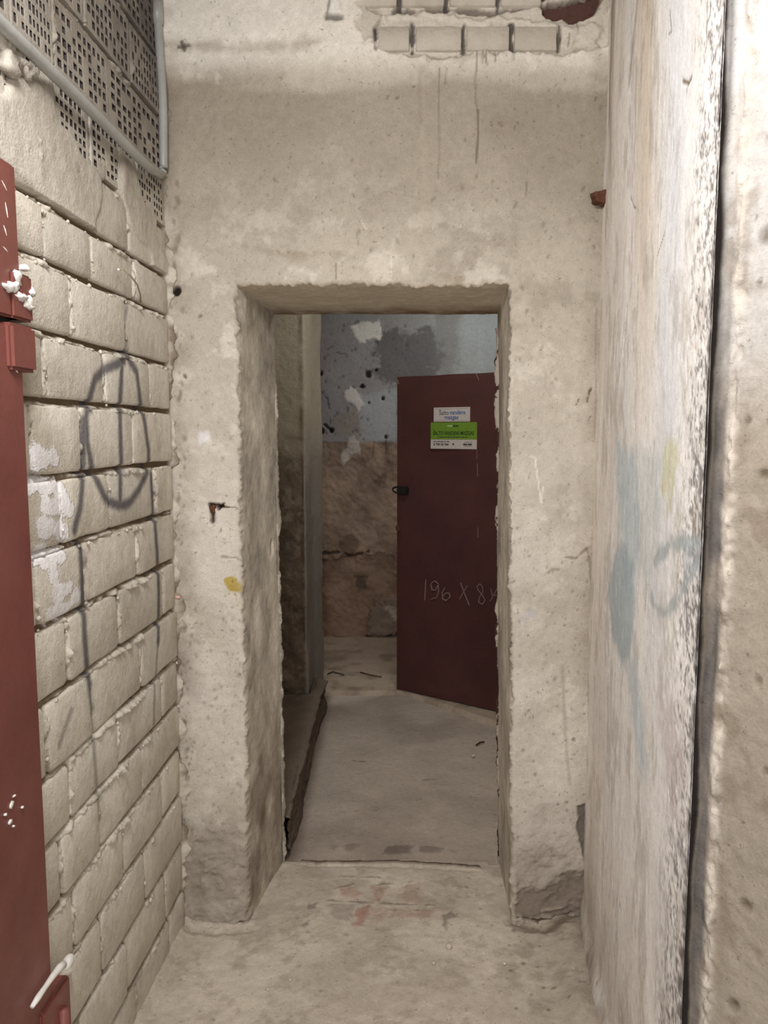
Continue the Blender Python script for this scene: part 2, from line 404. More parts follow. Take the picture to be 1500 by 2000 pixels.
zr = np.concatenate([np.linspace(-.02, TOPZ+RF, 500), np.linspace(TOPZ+RF, ZT, 260)[1:]])
nl, nm, nr = 48, 190, 60
Ug = np.zeros((len(zr), nl+nm+nr-2))
for i, z in enumerate(zr):
    r = float(orr(min(z, 2.03)))+RF; l = -.443-RF
    Ug[i] = np.concatenate([np.linspace(XL0-.02, l, nl), np.linspace(l, r, nm)[1:], np.linspace(r, XR0+.03, nr)[1:]])
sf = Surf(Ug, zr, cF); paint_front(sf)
Pf = np.stack([sf.U, YF-sf.H, sf.V], -1)
mk = np.ones((len(zr)-1, Ug.shape[1]-1), bool); mk[:499, nl-1:nl+nm-2] = False
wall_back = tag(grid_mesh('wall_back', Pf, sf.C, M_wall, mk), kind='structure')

# reveal: swept around the opening, with worn rounded arrises
def outline(e, inner):
    n1, n2 = 430, 170
    if inner: xl0, xl1, xr0, xr1, zt = -.374, -.381, .432, .394, 2.00
    else: xl0 = xl1 = -.443; xr0, xr1, zt = .420, .375, TOPZ
    t = np.linspace(0, 1, n1); z = -.02+t*(zt+e+.02)
    L = np.stack([xl0+(xl1-xl0)*np.clip(z/zt, 0, 1)-e, z], -1)
    R = np.stack([xr0+(xr1-xr0)*np.clip(z/zt, 0, 1)+e, z], -1)
    tt = np.linspace(0, 1, n2)[1:-1, None]
    T = L[-1]+(R[-1]-L[-1])*tt
    return np.concatenate([L, T, R[::-1]]), np.concatenate([np.tile([1, 0], (n1, 1)), np.tile([0, -1], (n2-2, 1)), np.tile([-1, 0], (n1, 1))])
o0, nrm = outline(0, False); o1, _ = outline(0, True); oE, _ = outline(RF, False)
cols = []; qs = []; ss = []
for k in range(7):
    a = k/6*PI/2; e = RF*(1-math.sin(a)); oe, _ = outline(e, False)
    cols.append(np.concatenate([oe[:, :1], np.full((len(oe), 1), YF+RF*(1-math.cos(a))), oe[:, 1:]], 1)); qs.append(k/6); ss.append(0)
for k in range(1, 71):
    f = k/70; xz = o0*(1-f)+o1*f
    cols.append(np.concatenate([xz[:, :1], np.full((len(xz), 1), YF+RF+(YB-YF-RF)*f), xz[:, 1:]], 1)); qs.append(1); ss.append(f)
ob, _ = outline(.05, True); cols.append(np.concatenate([ob[:, :1], np.full((len(ob), 1), YB), ob[:, 1:]], 1)); qs.append(1); ss.append(1)
Pr = np.stack(cols, 0)                # (depth, path, 3)
q = np.array(qs)[:, None]; dd = np.array(ss)[:, None]
X, Z = Pr[..., 0], Pr[..., 2]; Yr = Pr[..., 1]
pathlen = np.concatenate([[0], np.cumsum(np.hypot(*np.diff(o0, axis=0).T))])[None, :]*np.ones((len(qs), 1))
hh = .008*fbm(pathlen, Yr, 3, 3, 60)+.0025*fbm(pathlen, Yr, 14, 4, 61)+.001*fbm(pathlen, Yr, 50, 3, 62)
edge = np.exp(-((Yr-YF-.01)/.02)**2)*(.009*fbm(pathlen, Yr*0, 38, 5, 63, .75))
hf = np.zeros(X.shape); H0 = sf.H
# sample front relief along the expanded outline (nearest row / column)
iz = np.clip(np.searchsorted(zr, oE[:, 1]), 0, len(zr)-1)
ix = np.array([np.argmin(abs(Ug[i]-x)) for i, x in zip(iz, oE[:, 0])])
hf = H0[iz, ix][None, :]*(1-q); cf = sf.C[iz, ix][None]
Pr[..., 1] -= hf
Pr[..., 0] -= (hh*q+edge*np.sin(q*PI/2*1.0))*nrm[None, :, 0]*-1
Pr[..., 2] -= (hh*q+edge*np.sin(q*PI/2*1.0))*nrm[None, :, 1]*-1
Cr = np.zeros(Pr.shape); jb = np.array(lin(200, 188, 168))
Cr[:] = jb*(1+.30*fbm(pathlen, Yr*2, 6, 6, 65, .65)[..., None]*2)
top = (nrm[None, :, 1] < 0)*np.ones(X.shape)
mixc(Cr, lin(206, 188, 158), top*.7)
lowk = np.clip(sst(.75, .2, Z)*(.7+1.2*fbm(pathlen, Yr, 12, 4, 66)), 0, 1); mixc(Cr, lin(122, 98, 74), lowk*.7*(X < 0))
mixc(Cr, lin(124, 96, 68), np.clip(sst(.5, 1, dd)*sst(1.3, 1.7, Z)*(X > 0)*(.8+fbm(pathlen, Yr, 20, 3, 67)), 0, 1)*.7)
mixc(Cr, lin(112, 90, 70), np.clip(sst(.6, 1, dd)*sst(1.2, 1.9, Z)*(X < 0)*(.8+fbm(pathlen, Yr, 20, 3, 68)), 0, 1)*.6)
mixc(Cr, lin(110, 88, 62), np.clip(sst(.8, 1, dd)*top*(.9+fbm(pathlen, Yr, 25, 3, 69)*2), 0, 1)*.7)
Cr = cf*(1-q[..., None])+Cr*q[..., None]
# dark slot at the latch height of the left jamb
sl = np.exp(-((Yr-2.655)/.012)**4-((Z-1.19)/.022)**4)*(X < 0); mixc(Cr, lin(30, 22, 18), sl); Pr[..., 0] -= .02*sl
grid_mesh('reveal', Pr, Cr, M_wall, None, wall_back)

# exposed bricks in the broken plaster
def brick_variant(i):
    bm = bmesh.new(); r = random.Random(100+i)
    gx = [-.5, -.475, -.25, 0, .25, .475, .5]; gz = [-.5, -.45, 0, .45, .5]; nx, nz = 6, 4
    vs = {}; bk = {}
    tilt = r.uniform(-.03, .03)
    for a in range(nx+1):
        for c in range(nz+1):
            ex_, ez = a in (0, nx), c in (0, nz); x, z = gx[a], gz[c]
            if not ez or not ex_:
                if ez: z += r.uniform(-.014, .014)
                if ex_: x += r.uniform(-.008, .008)
            y = -.5+tilt*x*2+(r.uniform(.05, .14) if (ex_ or ez) else r.uniform(-.012, .012))
            if ex_ and ez: x *= r.uniform(.96, .99); z *= r.uniform(.93, .98); y += .1
            vs[a, c] = bm.verts.new((x, y, z))
            if ex_ or ez: bk[a, c] = bm.verts.new((gx[a], .5, gz[c]))
    for a in range(nx):
        for c in range(nz): bm.faces.new((vs[a, c], vs[a+1, c], vs[a+1, c+1], vs[a, c+1]))
    for a in range(nx):
        bm.faces.new((vs[a, 0], bk[a, 0], bk[a+1, 0], vs[a+1, 0])); bm.faces.new((vs[a, nz], vs[a+1, nz], bk[a+1, nz], bk[a, nz]))
    for c in range(nz):
        bm.faces.new((vs[0, c], vs[0, c+1], bk[0, c+1], bk[0, c])); bm.faces.new((vs[nx, c], bk[nx, c], bk[nx, c+1], vs[nx, c+1]))
    me = bpy.data.meshes.new('brick'); bmesh.ops.recalc_face_normals(bm, faces=bm.faces); bm.to_mesh(me); bm.free()
    for p in me.polygons: p.use_smooth = True
    return me
VAR = [brick_variant(i) for i in range(10)]
VARB = []
for m_ in VAR[:4]:
    c = m_.copy(); c.materials.append(M_bare); VARB.append(c)
def bare(x0, x1, y0, y1, k):
    a = atY(x0, y1, YF); b = atY(x1, y0, YF)
    o = link('brick', VARB[k % 4], wall_back); o.location = ((a.x+b.x)/2, YF+.0105, (a.z+b.z)/2)
    o.scale = (b.x-a.x, .055, b.z-a.z)
k = 0
for x0, x1 in ((738, 799), (812, 900), (911, 993), (1003, 1086)):
    bare(x0, x1, 56, 103, k); k += 1
for x0, x1 in ((682, 775), (785, 867), (878, 967), (978, 1056)):
    bare(x0, x1, -48, 16, k); k += 1
for x0, x1 in ((1064, 1150),): bare(x0, x1, -48, -8, k)

# ================================================================== LEFT WALL: whitewashed brickwork
def uvL(px, py):
    p = hit(px, py, pL, nL); return p.y, p.z
JY = [('A', 554), ('B', 628), ('C', 719), ('D', 805), ('E', 903), ('F', 997), ('G', 1092), ('H', 1188), ('I', 1288), ('J', 1376), ('K', 1468), ('L', 1562), ('M', 1662), ('N', 1762)]
jz = [uvL(345, y)[1] for _, y in JY]
up = [uvL(345, y)[1] for y in (465, 375, 270, 165, 60, -50)]
def joint_y(xs, i):
    """x pixels of the upright joints -> distance along the wall, at the middle of course i"""
    zm = (jz[i]+jz[i+1])/2; out = []
    for x in xs:
        lo, hi = .6, 2.4
        for _ in range(40):
            m = (lo+hi)/2; d = m*cp-(zm-CH)*sp; px = 750+F*XL(m)/d
            if px < x: lo = m
            else: hi = m
        out.append(lo)
    return out
rowsx = [[85, 178, 262], [139, 245], [88, 205, 291], [62, 160, 258], [120, 213, 302], [72, 166, 267], [133, 232, 317], [92, 179, 276], [137, 232, 315], [120, 195, 278], [146, 242, 316], [130, 200, 283], [160, 249, 323]]
MP = []     # joint segments for the mortar bed: (y0,z0,y1,z1)
bricks = []
def fill_row(zt, zb, js, kind='brick'):
    js = sorted(js); 
    while js[0] > 1.12: js.insert(0, js[0]-.30-random.uniform(-.02, .02))
    ys = js+[YF-.012]
    for a, b in zip(ys[:-1], ys[1:]):
        if b-a < .04: continue
        bricks.append((a, b, zb, zt, kind))
    return js
LB = []
for i in range(13):
    js = fill_row(jz[i], jz[i+1], joint_y(rowsx[i], i)); LB.append((jz[i], jz[i+1], js))
fl = fill_row(jz[13], -.03, [1.3, 1.62, 1.93, 2.2]); LB.append((jz[13], -.03, fl))
def jyz(xs, zt, zb):
    zm = (zt+zb)/2; out = []
    for x in xs:
        lo, hi = .6, 2.4
        for _ in range(40):
            m = (lo+hi)/2; d = m*cp-(zm-CH)*sp; px = 750+F*XL(m)/d
            if px < x: lo = m
            else: hi = m
        out.append(lo)
    return out
js = fill_row(up[0], jz[0], jyz([75, 160, 250], up[0], jz[0])); LB.append((up[0], jz[0], js))
for (zt, zb, xs) in ((up[1], up[0], [75, 178, 268]), (up[2], up[1], [20, 106, 213]), (up[3], up[2], [60, 165, 256]), (up[4], up[3], [110, 215]), (up[5], up[4], [160, 262]), (ZT, up[5], [220])):
    js = fill_row(zt, zb, jyz(xs, zt, zb), 'hollow_brick'); LB.append((zt, zb, js))
# material: limewash, with spray-can lines and smears of white filler laid over it in wall coordinates
mL, nt, bs = newmat('limewashed_brick', .9, .2)
p = pos(nt); base = mix(nt, ramp(nt, noise(nt, p, 5, 4), .35, .65), lin(220, 211, 195), lin(208, 198, 180))
base = mix(nt, math_(nt, 'MULTIPLY', ramp(nt, noise(nt, p, 3.2, 6, .66), .50, .66), .42), base, lin(158, 142, 112))
base = mix(nt, math_(nt, 'MULTIPLY', ramp(nt, noise(nt, p, 11, 6, .7), .55, .66), .38), base, lin(176, 166, 150))
oi = N(nt, 'ShaderNodeObjectInfo'); cmb_ = N(nt, 'ShaderNodeCombineColor'); rv = math_(nt, 'MULTIPLY_ADD', oi.outputs['Random'], .16, .88)
for i_ in range(3): nt.links.new(rv, cmb_.inputs[i_])
base = mix(nt, 1.0, base, cmb_.outputs[0], 'MULTIPLY')
atn = N(nt, 'ShaderNodeAttribute', attribute_name='Col')
base = mix(nt, math_(nt, 'MULTIPLY', atn.outputs['Alpha'], atn.outputs['Fac']), base, lin(104, 86, 62))
sepz = N(nt, 'ShaderNodeSeparateXYZ'); nt.links.new(p, sepz.inputs[0])
yw, zw = sepz.outputs[1], sepz.outputs[2]
grp = bpy.data.node_groups.new('segment_distance', 'ShaderNodeTree')
for nme in ('y', 'z', 'ay', 'az', 'dy', 'dz', 'il'): grp.interface.new_socket(nme, in_out='INPUT', socket_type='NodeSocketFloat')
grp.interface.new_socket('d', in_out='OUTPUT', socket_type='NodeSocketFloat')
gi = grp.nodes.new('NodeGroupInput'); go = grp.nodes.new('NodeGroupOutput'); g = lambda n: gi.outputs[n]
qy = math_(grp, 'SUBTRACT', g('y'), g('ay')); qz = math_(grp, 'SUBTRACT', g('z'), g('az'))
t = math_(grp, 'MULTIPLY', math_(grp, 'ADD', math_(grp, 'MULTIPLY', qy, g('dy')), math_(grp, 'MULTIPLY', qz, g('dz'))), g('il'), None, True)
ry = math_(grp, 'SUBTRACT', qy, math_(grp, 'MULTIPLY', t, g('dy'))); rz = math_(grp, 'SUBTRACT', qz, math_(grp, 'MULTIPLY', t, g('dz')))
d_ = math_(grp, 'SQRT', math_(grp, 'ADD', math_(grp, 'MULTIPLY', ry, ry), math_(grp, 'MULTIPLY', rz, rz)))
grp.links.new(d_, go.inputs[0])
def seglist(nt, yw, zw, lines):
    out = None
    for pts in lines:
        for a, b in zip(pts[:-1], pts[1:]):
            n = nt.nodes.new('ShaderNodeGroup'); n.node_tree = grp
            nt.links.new(yw, n.inputs[0]); nt.links.new(zw, n.inputs[1])
            dy, dz = b[0]-a[0], b[1]-a[1]
            for i, v in enumerate((a[0], a[1], dy, dz, 1/(dy*dy+dz*dz+1e-9))): n.inputs[2+i].default_value = v
            out = n.outputs[0] if out is None else math_(nt, 'MINIMUM', out, n.outputs[0])
    return out
L = lambda pts: [uvL(*q_) for q_ in pts]
spray = [L([(240, 705), (208, 719), (187, 740), (173, 788), (168, 816), (171, 867), (179, 912), (187, 936), (203, 971), (218, 982), (232, 987), (245, 986), (256, 979), (272, 955), (288, 923), (288, 880), (280, 824), (272, 788), (264, 727), (253, 708), (243, 690)]),
         L([(236, 716), (232, 793), (235, 907), (235, 984)]),
         L([(165, 820), (163, 907), (157, 987), (145, 1035)]), L([(157, 1060), (160, 1147), (163, 1227), (168, 1300), (178, 1387)]),
         L([(296, 928), (300, 1000), (305, 1067), (308, 1173), (307, 1253)])]
faint = [L([(178, 1387), (181, 1440), (187, 1520), (195, 1600)]), L([(307, 1253), (304, 1293), (300, 1347), (299, 1413)]), L([(136, 1387), (124, 1420), (112, 1456)]), L([(248, 601), (243, 640), (250, 690)])]
wob = math_(nt, 'MULTIPLY_ADD', noise(nt, p, 90, 3), .008, -.004)
d1 = math_(nt, 'ADD', seglist(nt, yw, zw, spray), wob); d2 = math_(nt, 'ADD', seglist(nt, yw, zw, faint), wob)
mr = lambda d, a, b: (lambda n: (setattr(n, 'interpolation_type', 'SMOOTHSTEP'), nt.links.new(d, n.inputs[0]), [n.inputs[i].__setattr__('default_value', v) for i, v in ((1, a), (2, b), (3, 1), (4, 0))], n.outputs[0])[-1])(N(nt, 'ShaderNodeMapRange'))
white = [L([(66, 895), (105, 900)]), L([(62, 950), (118, 955), (130, 985)]), L([(90, 985), (135, 1000)]), L([(80, 1030), (128, 1035)]), L([(75, 1085), (118, 1088)]), L([(104, 1095), (106, 1125)]), L([(95, 1200), (130, 1185), (150, 1165)]), L([(110, 1170), (135, 1150)])]
nn = noise(nt, p, 16, 6, .68)
dw = math_(nt, 'ADD', seglist(nt, yw, zw, white), math_(nt, 'MULTIPLY_ADD', nn, .09, -.045))
kw = mr(dw, .017, .024)
c, fine, vf = grime(nt, p, base, .35, 1.0, (.45, .38, .28))
c = mix(nt, math_(nt, 'MULTIPLY', kw, .92), c, mix(nt, ramp(nt, noise(nt, p, 60, 5), .3, .7), lin(228, 224, 226), lin(242, 240, 242)))
c = mix(nt, math_(nt, 'MULTIPLY', mr(d1, .003, .023), .88), c, lin(82, 78, 84))
c = mix(nt, math_(nt, 'MULTIPLY', mr(d2, .001, .016), .55), c, lin(100, 94, 92))
# the bared hollow bricks are greyer
hb = math_(nt, 'MULTIPLY', mr(math_(nt, 'SUBTRACT', 3.2, zw), 3.2-(up[0]+.01), 3.2-(up[0]-.01)), .0)
ab = N(nt, 'ShaderNodeMapRange'); nt.links.new(zw, ab.inputs[0]); ab.inputs[1].default_value = jz[0]; ab.inputs[2].default_value = up[1]
c = mix(nt, math_(nt, 'MULTIPLY', ab.outputs[0], .75), c, mix(nt, ramp(nt, noise(nt, p, 12, 5), .35, .65), lin(132, 122, 110), lin(164, 154, 140)))
# darker purplish grey high up in the corner
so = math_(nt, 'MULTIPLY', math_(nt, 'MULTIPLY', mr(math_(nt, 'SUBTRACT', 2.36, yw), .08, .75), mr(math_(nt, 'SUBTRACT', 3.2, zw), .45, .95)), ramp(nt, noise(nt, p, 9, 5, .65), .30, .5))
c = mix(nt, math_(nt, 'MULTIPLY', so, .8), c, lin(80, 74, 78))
nt.links.new(c, bs.inputs['Base Color'])
bump(nt, bs, ((noise(nt, p, 22, 6, .6), 1.0), (fine, .5), (vf, .35), (kw, .5)), .004)
# material for the mortar: same wash, dirtier in the depth
mM = mL
for m_ in VAR: m_.materials.append(mL)
# mortar bed height field
yv = np.linspace(1.02, YF+.02, 330); zv = np.linspace(-.02, ZT, 780)
sL = Surf(yv, zv)
Uy, Vz = sL.U, sL.V
wu = Uy+.012*fbm(Uy, Vz, 7, 2, 70); wv = Vz+.012*fbm(Uy, Vz, 6, 3, 71)
dh = np.full(Uy.shape, 1.); below = np.zeros(Uy.shape)
for z in jz+up[:5]:
    e_ = wv-z; m_ = abs(e_) < abs(dh); dh = np.where(m_, e_, dh)
dvv = np.full(Uy.shape, 1.)
for zt, zb, js in LB:
    row = (wv < zt) & (wv > zb)
    for j in js[:]:
        dvv = np.where(row & (abs(wu-j) < abs(dvv)), wu-j, dvv)
lum = fbm(Uy, Vz, 26, 4, 72, .6)
gap = fbm(Uy, Vz*.3, 4.5, 3, 73)           # where the joint is washed out / full
h = np.full(Uy.shape, -.012)
bh = np.exp(-((dh+.003)/.011)**2)           # bed joint
h = np.maximum(h, -.026+(.021+.010*np.clip(gap+.25, -.4, 1))*bh+.014*lum*bh)
tl = np.exp(-((dh+.010)/.008)**2)*np.clip(gap*2.2+.45, 0, 1)      # squeezed-out lip on top of the lower brick
h = np.maximum(h, -.020+.0235*tl+.020*lum*tl)
near_ = abs(dh) < .02
dk_ = np.exp(-((dh-.005)/.006)**2)*np.clip(.9-gap*1.6, 0, 1)     # open shadow gap under the upper brick
h = h-.020*dk_*(near_)
vj = np.exp(-(dvv/.012)**2)*(abs(dh) > .012)
h = np.maximum(h, -.020+.016*vj+.022*lum*vj)
near = (abs(dh) < .03) | (abs(dvv) < .025)
h = np.where(near, h, -.016)
# corner fillet against the end wall, rough and cracked
ck = np.exp(-((Uy-YF)/.016)**2); h = np.maximum(h, -.016+.022*ck+.04*ck*fbm(Uy, Vz, 20, 4, 75))
# smear of mortar over the first courses of hollow bricks (left) and a flat grey skim (right, high)
zA = jz[0]
sm = sst(.0, .05, fbm(Uy, Vz, 3.0, 3, 76)+.10-1.2*np.clip(Vz-up[0]-.0, 0, 1))*(Vz > zA+.01)*(Vz < up[1]+.03)
h = np.where(sm > 0, np.maximum(h, -.004+.009*sm+.002*lum), h)
sk = sst(1.9, 2.0, Uy+.1*lum)*sst(2.2, 2.12, Uy)*sst(2.72, 2.80, Vz+.08*lum)
h = np.where(sk > .02, np.maximum(h, -.02+.028*sk+.004*lum), h)
x = XL0-(YF-Uy)*.047+h
hole_ = np.exp(-((Uy-1.50)/.10)**4-((Vz-jz[0]+.012+.10*(Uy-1.45))/.022)**2); x -= .05*hole_
dirt = np.clip((-.002-h)/.012, 0, 1)*near; dirt = np.maximum(dirt, np.clip(ck*1.2*(.3+2*fbm(Uy, Vz, 16, 4, 77)), 0, .8)); dirt = np.maximum(dirt, hole_)
PL_ = np.stack([x, Uy, Vz], -1)
wall_left = tag(grid_mesh('wall_left', PL_, np.repeat(dirt[..., None], 3, -1), mM, None, None, True), kind='structure')
# hollow brick: face with a grid of slots really sunk in
def hollow_variant(i):
    r = random.Random(i+40); bm = bmesh.new(); nx, nz = 10, 5
    def X_(a): return -.5+.03+(.94)*a/nx
    def Z_(c): return -.5+.06+(.88)*c/nz
    bm2 = bm
    def quad(a, b, c, d): bm.faces.new([bm.verts.new(v) for v in (a, b, c, d)])
    y = -.5
    # border
    quad((-.5, y, -.5), (.5, y, -.5), (.5, y, Z_(0)), (-.5, y, Z_(0))); quad((-.5, y, Z_(nz)), (.5, y, Z_(nz)), (.5, y, .5), (-.5, y, .5))
    quad((-.5, y, Z_(0)), (X_(0), y, Z_(0)), (X_(0), y, Z_(nz)), (-.5, y, Z_(nz))); quad((X_(nx), y, Z_(0)), (.5, y, Z_(0)), (.5, y, Z_(nz)), (X_(nx), y, Z_(nz)))
    for a in range(nx):
        for c in range(nz):
            x0, x1, z0, z1 = X_(a), X_(a+1), Z_(c), Z_(c+1)
            if r.random() < .14: quad((x0, y, z0), (x1, y, z0), (x1, y, z1), (x0, y, z1)); continue
            mx, mz = (x1-x0)*(.19+r.uniform(-.05, .06)), (z1-z0)*(.20+r.uniform(-.05, .06)); sx = r.uniform(-.006, .006)
            o_ = [(x0, z0), (x1, z0), (x1, z1), (x0, z1)]; q_ = [(x0+mx+sx, z0+mz), (x1-mx+sx, z0+mz), (x1-mx+sx, z1-mz), (x0+mx+sx, z1-mz)]
            for k in range(4):
                a0, a1, b0, b1 = o_[k], o_[(k+1) % 4], q_[k], q_[(k+1) % 4]
                quad((a0[0], y, a0[1]), (a1[0], y, a1[1]), (b1[0], y+.02, b1[1]), (b0[0], y+.02, b0[1]))
                quad((b0[0], y+.02, b0[1]), (b1[0], y+.02, b1[1]), (b1[0], y+.65, b1[1]), (b0[0], y+.65, b0[1])); bm.faces.ensure_lookup_table(); bm.faces[-1].material_index = 1
            quad(*[(a_, y+.65, b_) for a_, b_ in q_]); bm.faces.ensure_lookup_table(); bm.faces[-1].material_index = 1
    for (a, b) in (((-.5, -.5), (.5, -.5)), ((.5, -.5), (.5, .5)), ((.5, .5), (-.5, .5)), ((-.5, .5), (-.5, -.5))):
        quad((a[0], y, a[1]), (a[0], .5, a[1]), (b[0], .5, b[1]), (b[0], y, b[1]))
    bmesh.ops.remove_doubles(bm, verts=bm.verts, dist=.0005)
    me = bpy.data.meshes.new('hollow_brick'); bmesh.ops.recalc_face_normals(bm, faces=bm.faces); bm.to_mesh(me); bm.free()
    me.materials.append(mL); me.materials.append(M_cav); return me
M_cav = flat('shaded_clay_cavity', lin(74, 66, 62), .95)  # darkness of the unlit holes put into the clay colour
HV = [hollow_variant(i) for i in range(4)]
angL = math.atan(.047)
for n_, (a, b, zb, zt, kind) in enumerate(bricks):
    w_ = b-a-.012; hgt = zt-zb-.017
    if kind == 'brick':
        me = VAR[n_ % 10]; o = link('brick', me, wall_left); dep = .05; push = random.uniform(-.001, .004)
    else:
        me = HV[n_ % 4]; o = link('hollow_brick', me, wall_left); dep = .045; push = random.uniform(-.004, .002)
    ym = (a+b)/2
    o.scale = (w_, dep, hgt)
    o.location = (XL(ym)-dep/2+push, ym, (zt+zb)/2)
    o.rotation_euler = (random.uniform(-.006, .006), random.uniform(-.008, .008), PI/2-angL+random.uniform(-.012, .012))
# loose lumps of squeezed mortar on the joints
r_ = random.Random(5)
bml = bmesh.new()
for _ in range(150):
    z = r_.choice(jz[:13]); y_ = r_.uniform(1.42, 2.34)
    if r_.random() < .4:
        zt, zb, js = r_.choice(LB[:13]); y_ = r_.choice(js)+r_.uniform(-.006, .006); z = r_.uniform(zb, zt)
    rr = r_.uniform(.002, .0065)
    mat_ = bmesh.ops.create_icosphere(bml, subdivisions=1, radius=rr)
    for v in mat_['verts']:
        v.co = Vector((XL(y_)+.001+v.co.x*.8, y_+v.co.y*r_.uniform(.9, 1.8), z-.010+v.co.z*r_.uniform(.7, 1.2)))
lm = bm_obj('mortar_lumps', bml, mL, wall_left, True); lm['kind'] = 'stuff'

# ================================================================== RIGHT WALL
YE = 1.232
uR = np.linspace(YE, YF+.02, 330); vR = np.linspace(-.02, ZT, 700)
def cR(px, py):
    p_ = hit(px, py, pR, nR); return p_.y, p_.z
s = Surf(uR, vR, cR); U, V = s.U, s.V
s.base(lin(244, 240, 235), .03, 3, 90)
st = fbm(U*2.0, V*.3, 9, 5, 91)              # brush / run marks are long and upright
s.C *= (1+.05*st)[..., None]
mixc(s.C, lin(214, 196, 174), np.clip(sst(1.7, 2.35, U)*.7+st*.8, 0, 1)*.6)
mixc(s.C, lin(228, 208, 182), np.clip(sst(.16, .02, abs(U-1.74-.08*(V-1.6)))*sst(1.3, 2.2, V), 0, 1)*.75)
mixc(s.C, lin(226, 228, 232), np.clip(sst(.14, .02, abs(U-1.50))*(.8+st), 0, 1)*.8*sst(.7, 1.5, V))
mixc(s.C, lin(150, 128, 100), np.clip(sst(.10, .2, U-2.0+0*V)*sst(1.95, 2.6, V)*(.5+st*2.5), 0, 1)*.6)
mixc(s.C, lin(172, 160, 146), np.clip(sst(.9, .0, V)*(.5+fbm(U, V, 5, 4, 92)), 0, 1)*.55)
mixc(s.C, lin(132, 112, 90), np.clip(sst(.14, .0, V)*(.7+fbm(U, V, 16, 4, 93)*1.5), 0, 1)*.8)
sp2 = np.clip(sst(.20, .0, U-YE)*(.30+3.0*fbm(U*1.4, V, 75, 4, 94, .75)+1.0*fbm(U, V, 3, 3, 95)), 0, 1)
mixc(s.C, lin(96, 90, 90), sp2*.8)
mixc(s.C, lin(170, 156, 138), np.clip((fbm(U*1.5, V*.6, 12, 6, 203, .7)-.12)*3, 0, 1)*.4)
s.H += .010*fbm(U, V, 2, 3, 96)+.0014*fbm(U*2.5, V*.4, 10, 4, 97)+.0006*fbm(U, V, 50, 3, 98)+.0022*sst(.25, .02, U-YE)*fbm(U, V, 40, 4, 99, .65)
blu = lin(192, 208, 214); bl2 = lin(166, 186, 194)
s.fill([(1200, 862), (1240, 868), (1246, 950), (1250, 1080), (1240, 1160), (1222, 1150), (1214, 1060), (1205, 960)], blu, .75, .05, .02)
s.fill([(1212, 1060), (1234, 1090), (1240, 1180), (1234, 1280), (1218, 1300), (1196, 1240), (1190, 1150), (1200, 1090)], bl2, .8, .03, .012)
s.fill([(1225, 1300), (1244, 1280), (1262, 1420), (1266, 1510), (1250, 1500), (1236, 1400)], blu, .7, .05, .02)
s.fill([(1246, 870), (1290, 880), (1284, 1040), (1262, 1180), (1250, 1100)], lin(206, 214, 214), .6, .04, .02)
s.fill([(1288, 862), (1318, 866), (1318, 930), (1306, 990), (1290, 986)], lin(216, 212, 166), .75, .03, .02)
arc = lin(164, 178, 178)
s.stroke([(1276, 1096), (1290, 1076), (1312, 1062), (1340, 1058), (1362, 1062)], .021, arc, .75, .7, 0, .008)
s.stroke([(1360, 1080), (1354, 1110), (1334, 1150), (1318, 1180), (1298, 1198), (1278, 1182), (1270, 1166)], .015, arc, .7, .7, 0, .007)
s.fill([(1330, 1070), (1366, 1075), (1358, 1130), (1338, 1140)], lin(168, 180, 190), .5, .03, .02)
s.fill([(1285, 1360), (1330, 1380), (1335, 1560), (1320, 1640), (1300, 1500)], lin(200, 184, 184), .5, .05, .03)
s.stroke([(1308, 1620), (1330, 1660), (1340, 1690)], .02, lin(146, 140, 148), .45, .9, 0, .01)
cr_ = lin(92, 66, 50)
s.stroke([(1224, 600), (1222, 640), (1217, 690)], .005, cr_, .9, .6, .006, .004); s.stroke([(1218, 640), (1212, 700), (1206, 765)], .003, cr_, .7, .6, .003, .003)
s.stroke([(1314, 20), (1316, 60), (1311, 68)], .003, cr_, .8); s.stroke([(1330, 158), (1340, 163), (1347, 150)], .005, lin(120, 96, 70), .9, .6, .003)
s.stroke([(1340, 163), (1338, 180)], .003, lin(120, 96, 70), .8)
s.stroke([(1230, 385), (1236, 402), (1244, 410)], .004, lin(100, 80, 60), .8, .6, .003, .003)
s.stroke([(1296, 455), (1288, 480), (1282, 500)], .003, lin(110, 84, 64), .7)
s.stroke([(1280, 20), (1274, 90)], .005, lin(120, 98, 74), .6, .8); s.stroke([(1245, 0), (1230, 160)], .02, lin(140, 118, 92), .5, .9); s.stroke([(1195, 0), (1188, 240)], .02, lin(140, 120, 96), .5, .9)
s.pits(90, 1.3, 2.3, .1, 2.9, .003, .006, .003, lin(120, 100, 82), .6, 3.0, 31)
s.pits(120, 1.3, 2.3, 0, .5, .003, .009, .004, lin(110, 92, 72), .6, 1.2, 32)
skirt = .02*sst(.10, .0, V)*(1+fbm(U, V, 8, 3, 39))
mixc(s.C, lin(96, 86, 82), np.clip(sst(.022, .004, U-YE)*(.6+1.5*fbm(U, V, 30, 3, 89)), 0, 1)*.8)
hR = s.H*sst(-.01, .02, U-YE)+skirt
# the skin rounds back at the arris
PR_ = np.stack([XR0-(YF-U)*.12-hR+.003*np.exp(-(U-YE)/.006), U, V], -1)
wall_right = tag(grid_mesh('wall_right', PR_, s.C, M_right), kind='structure')
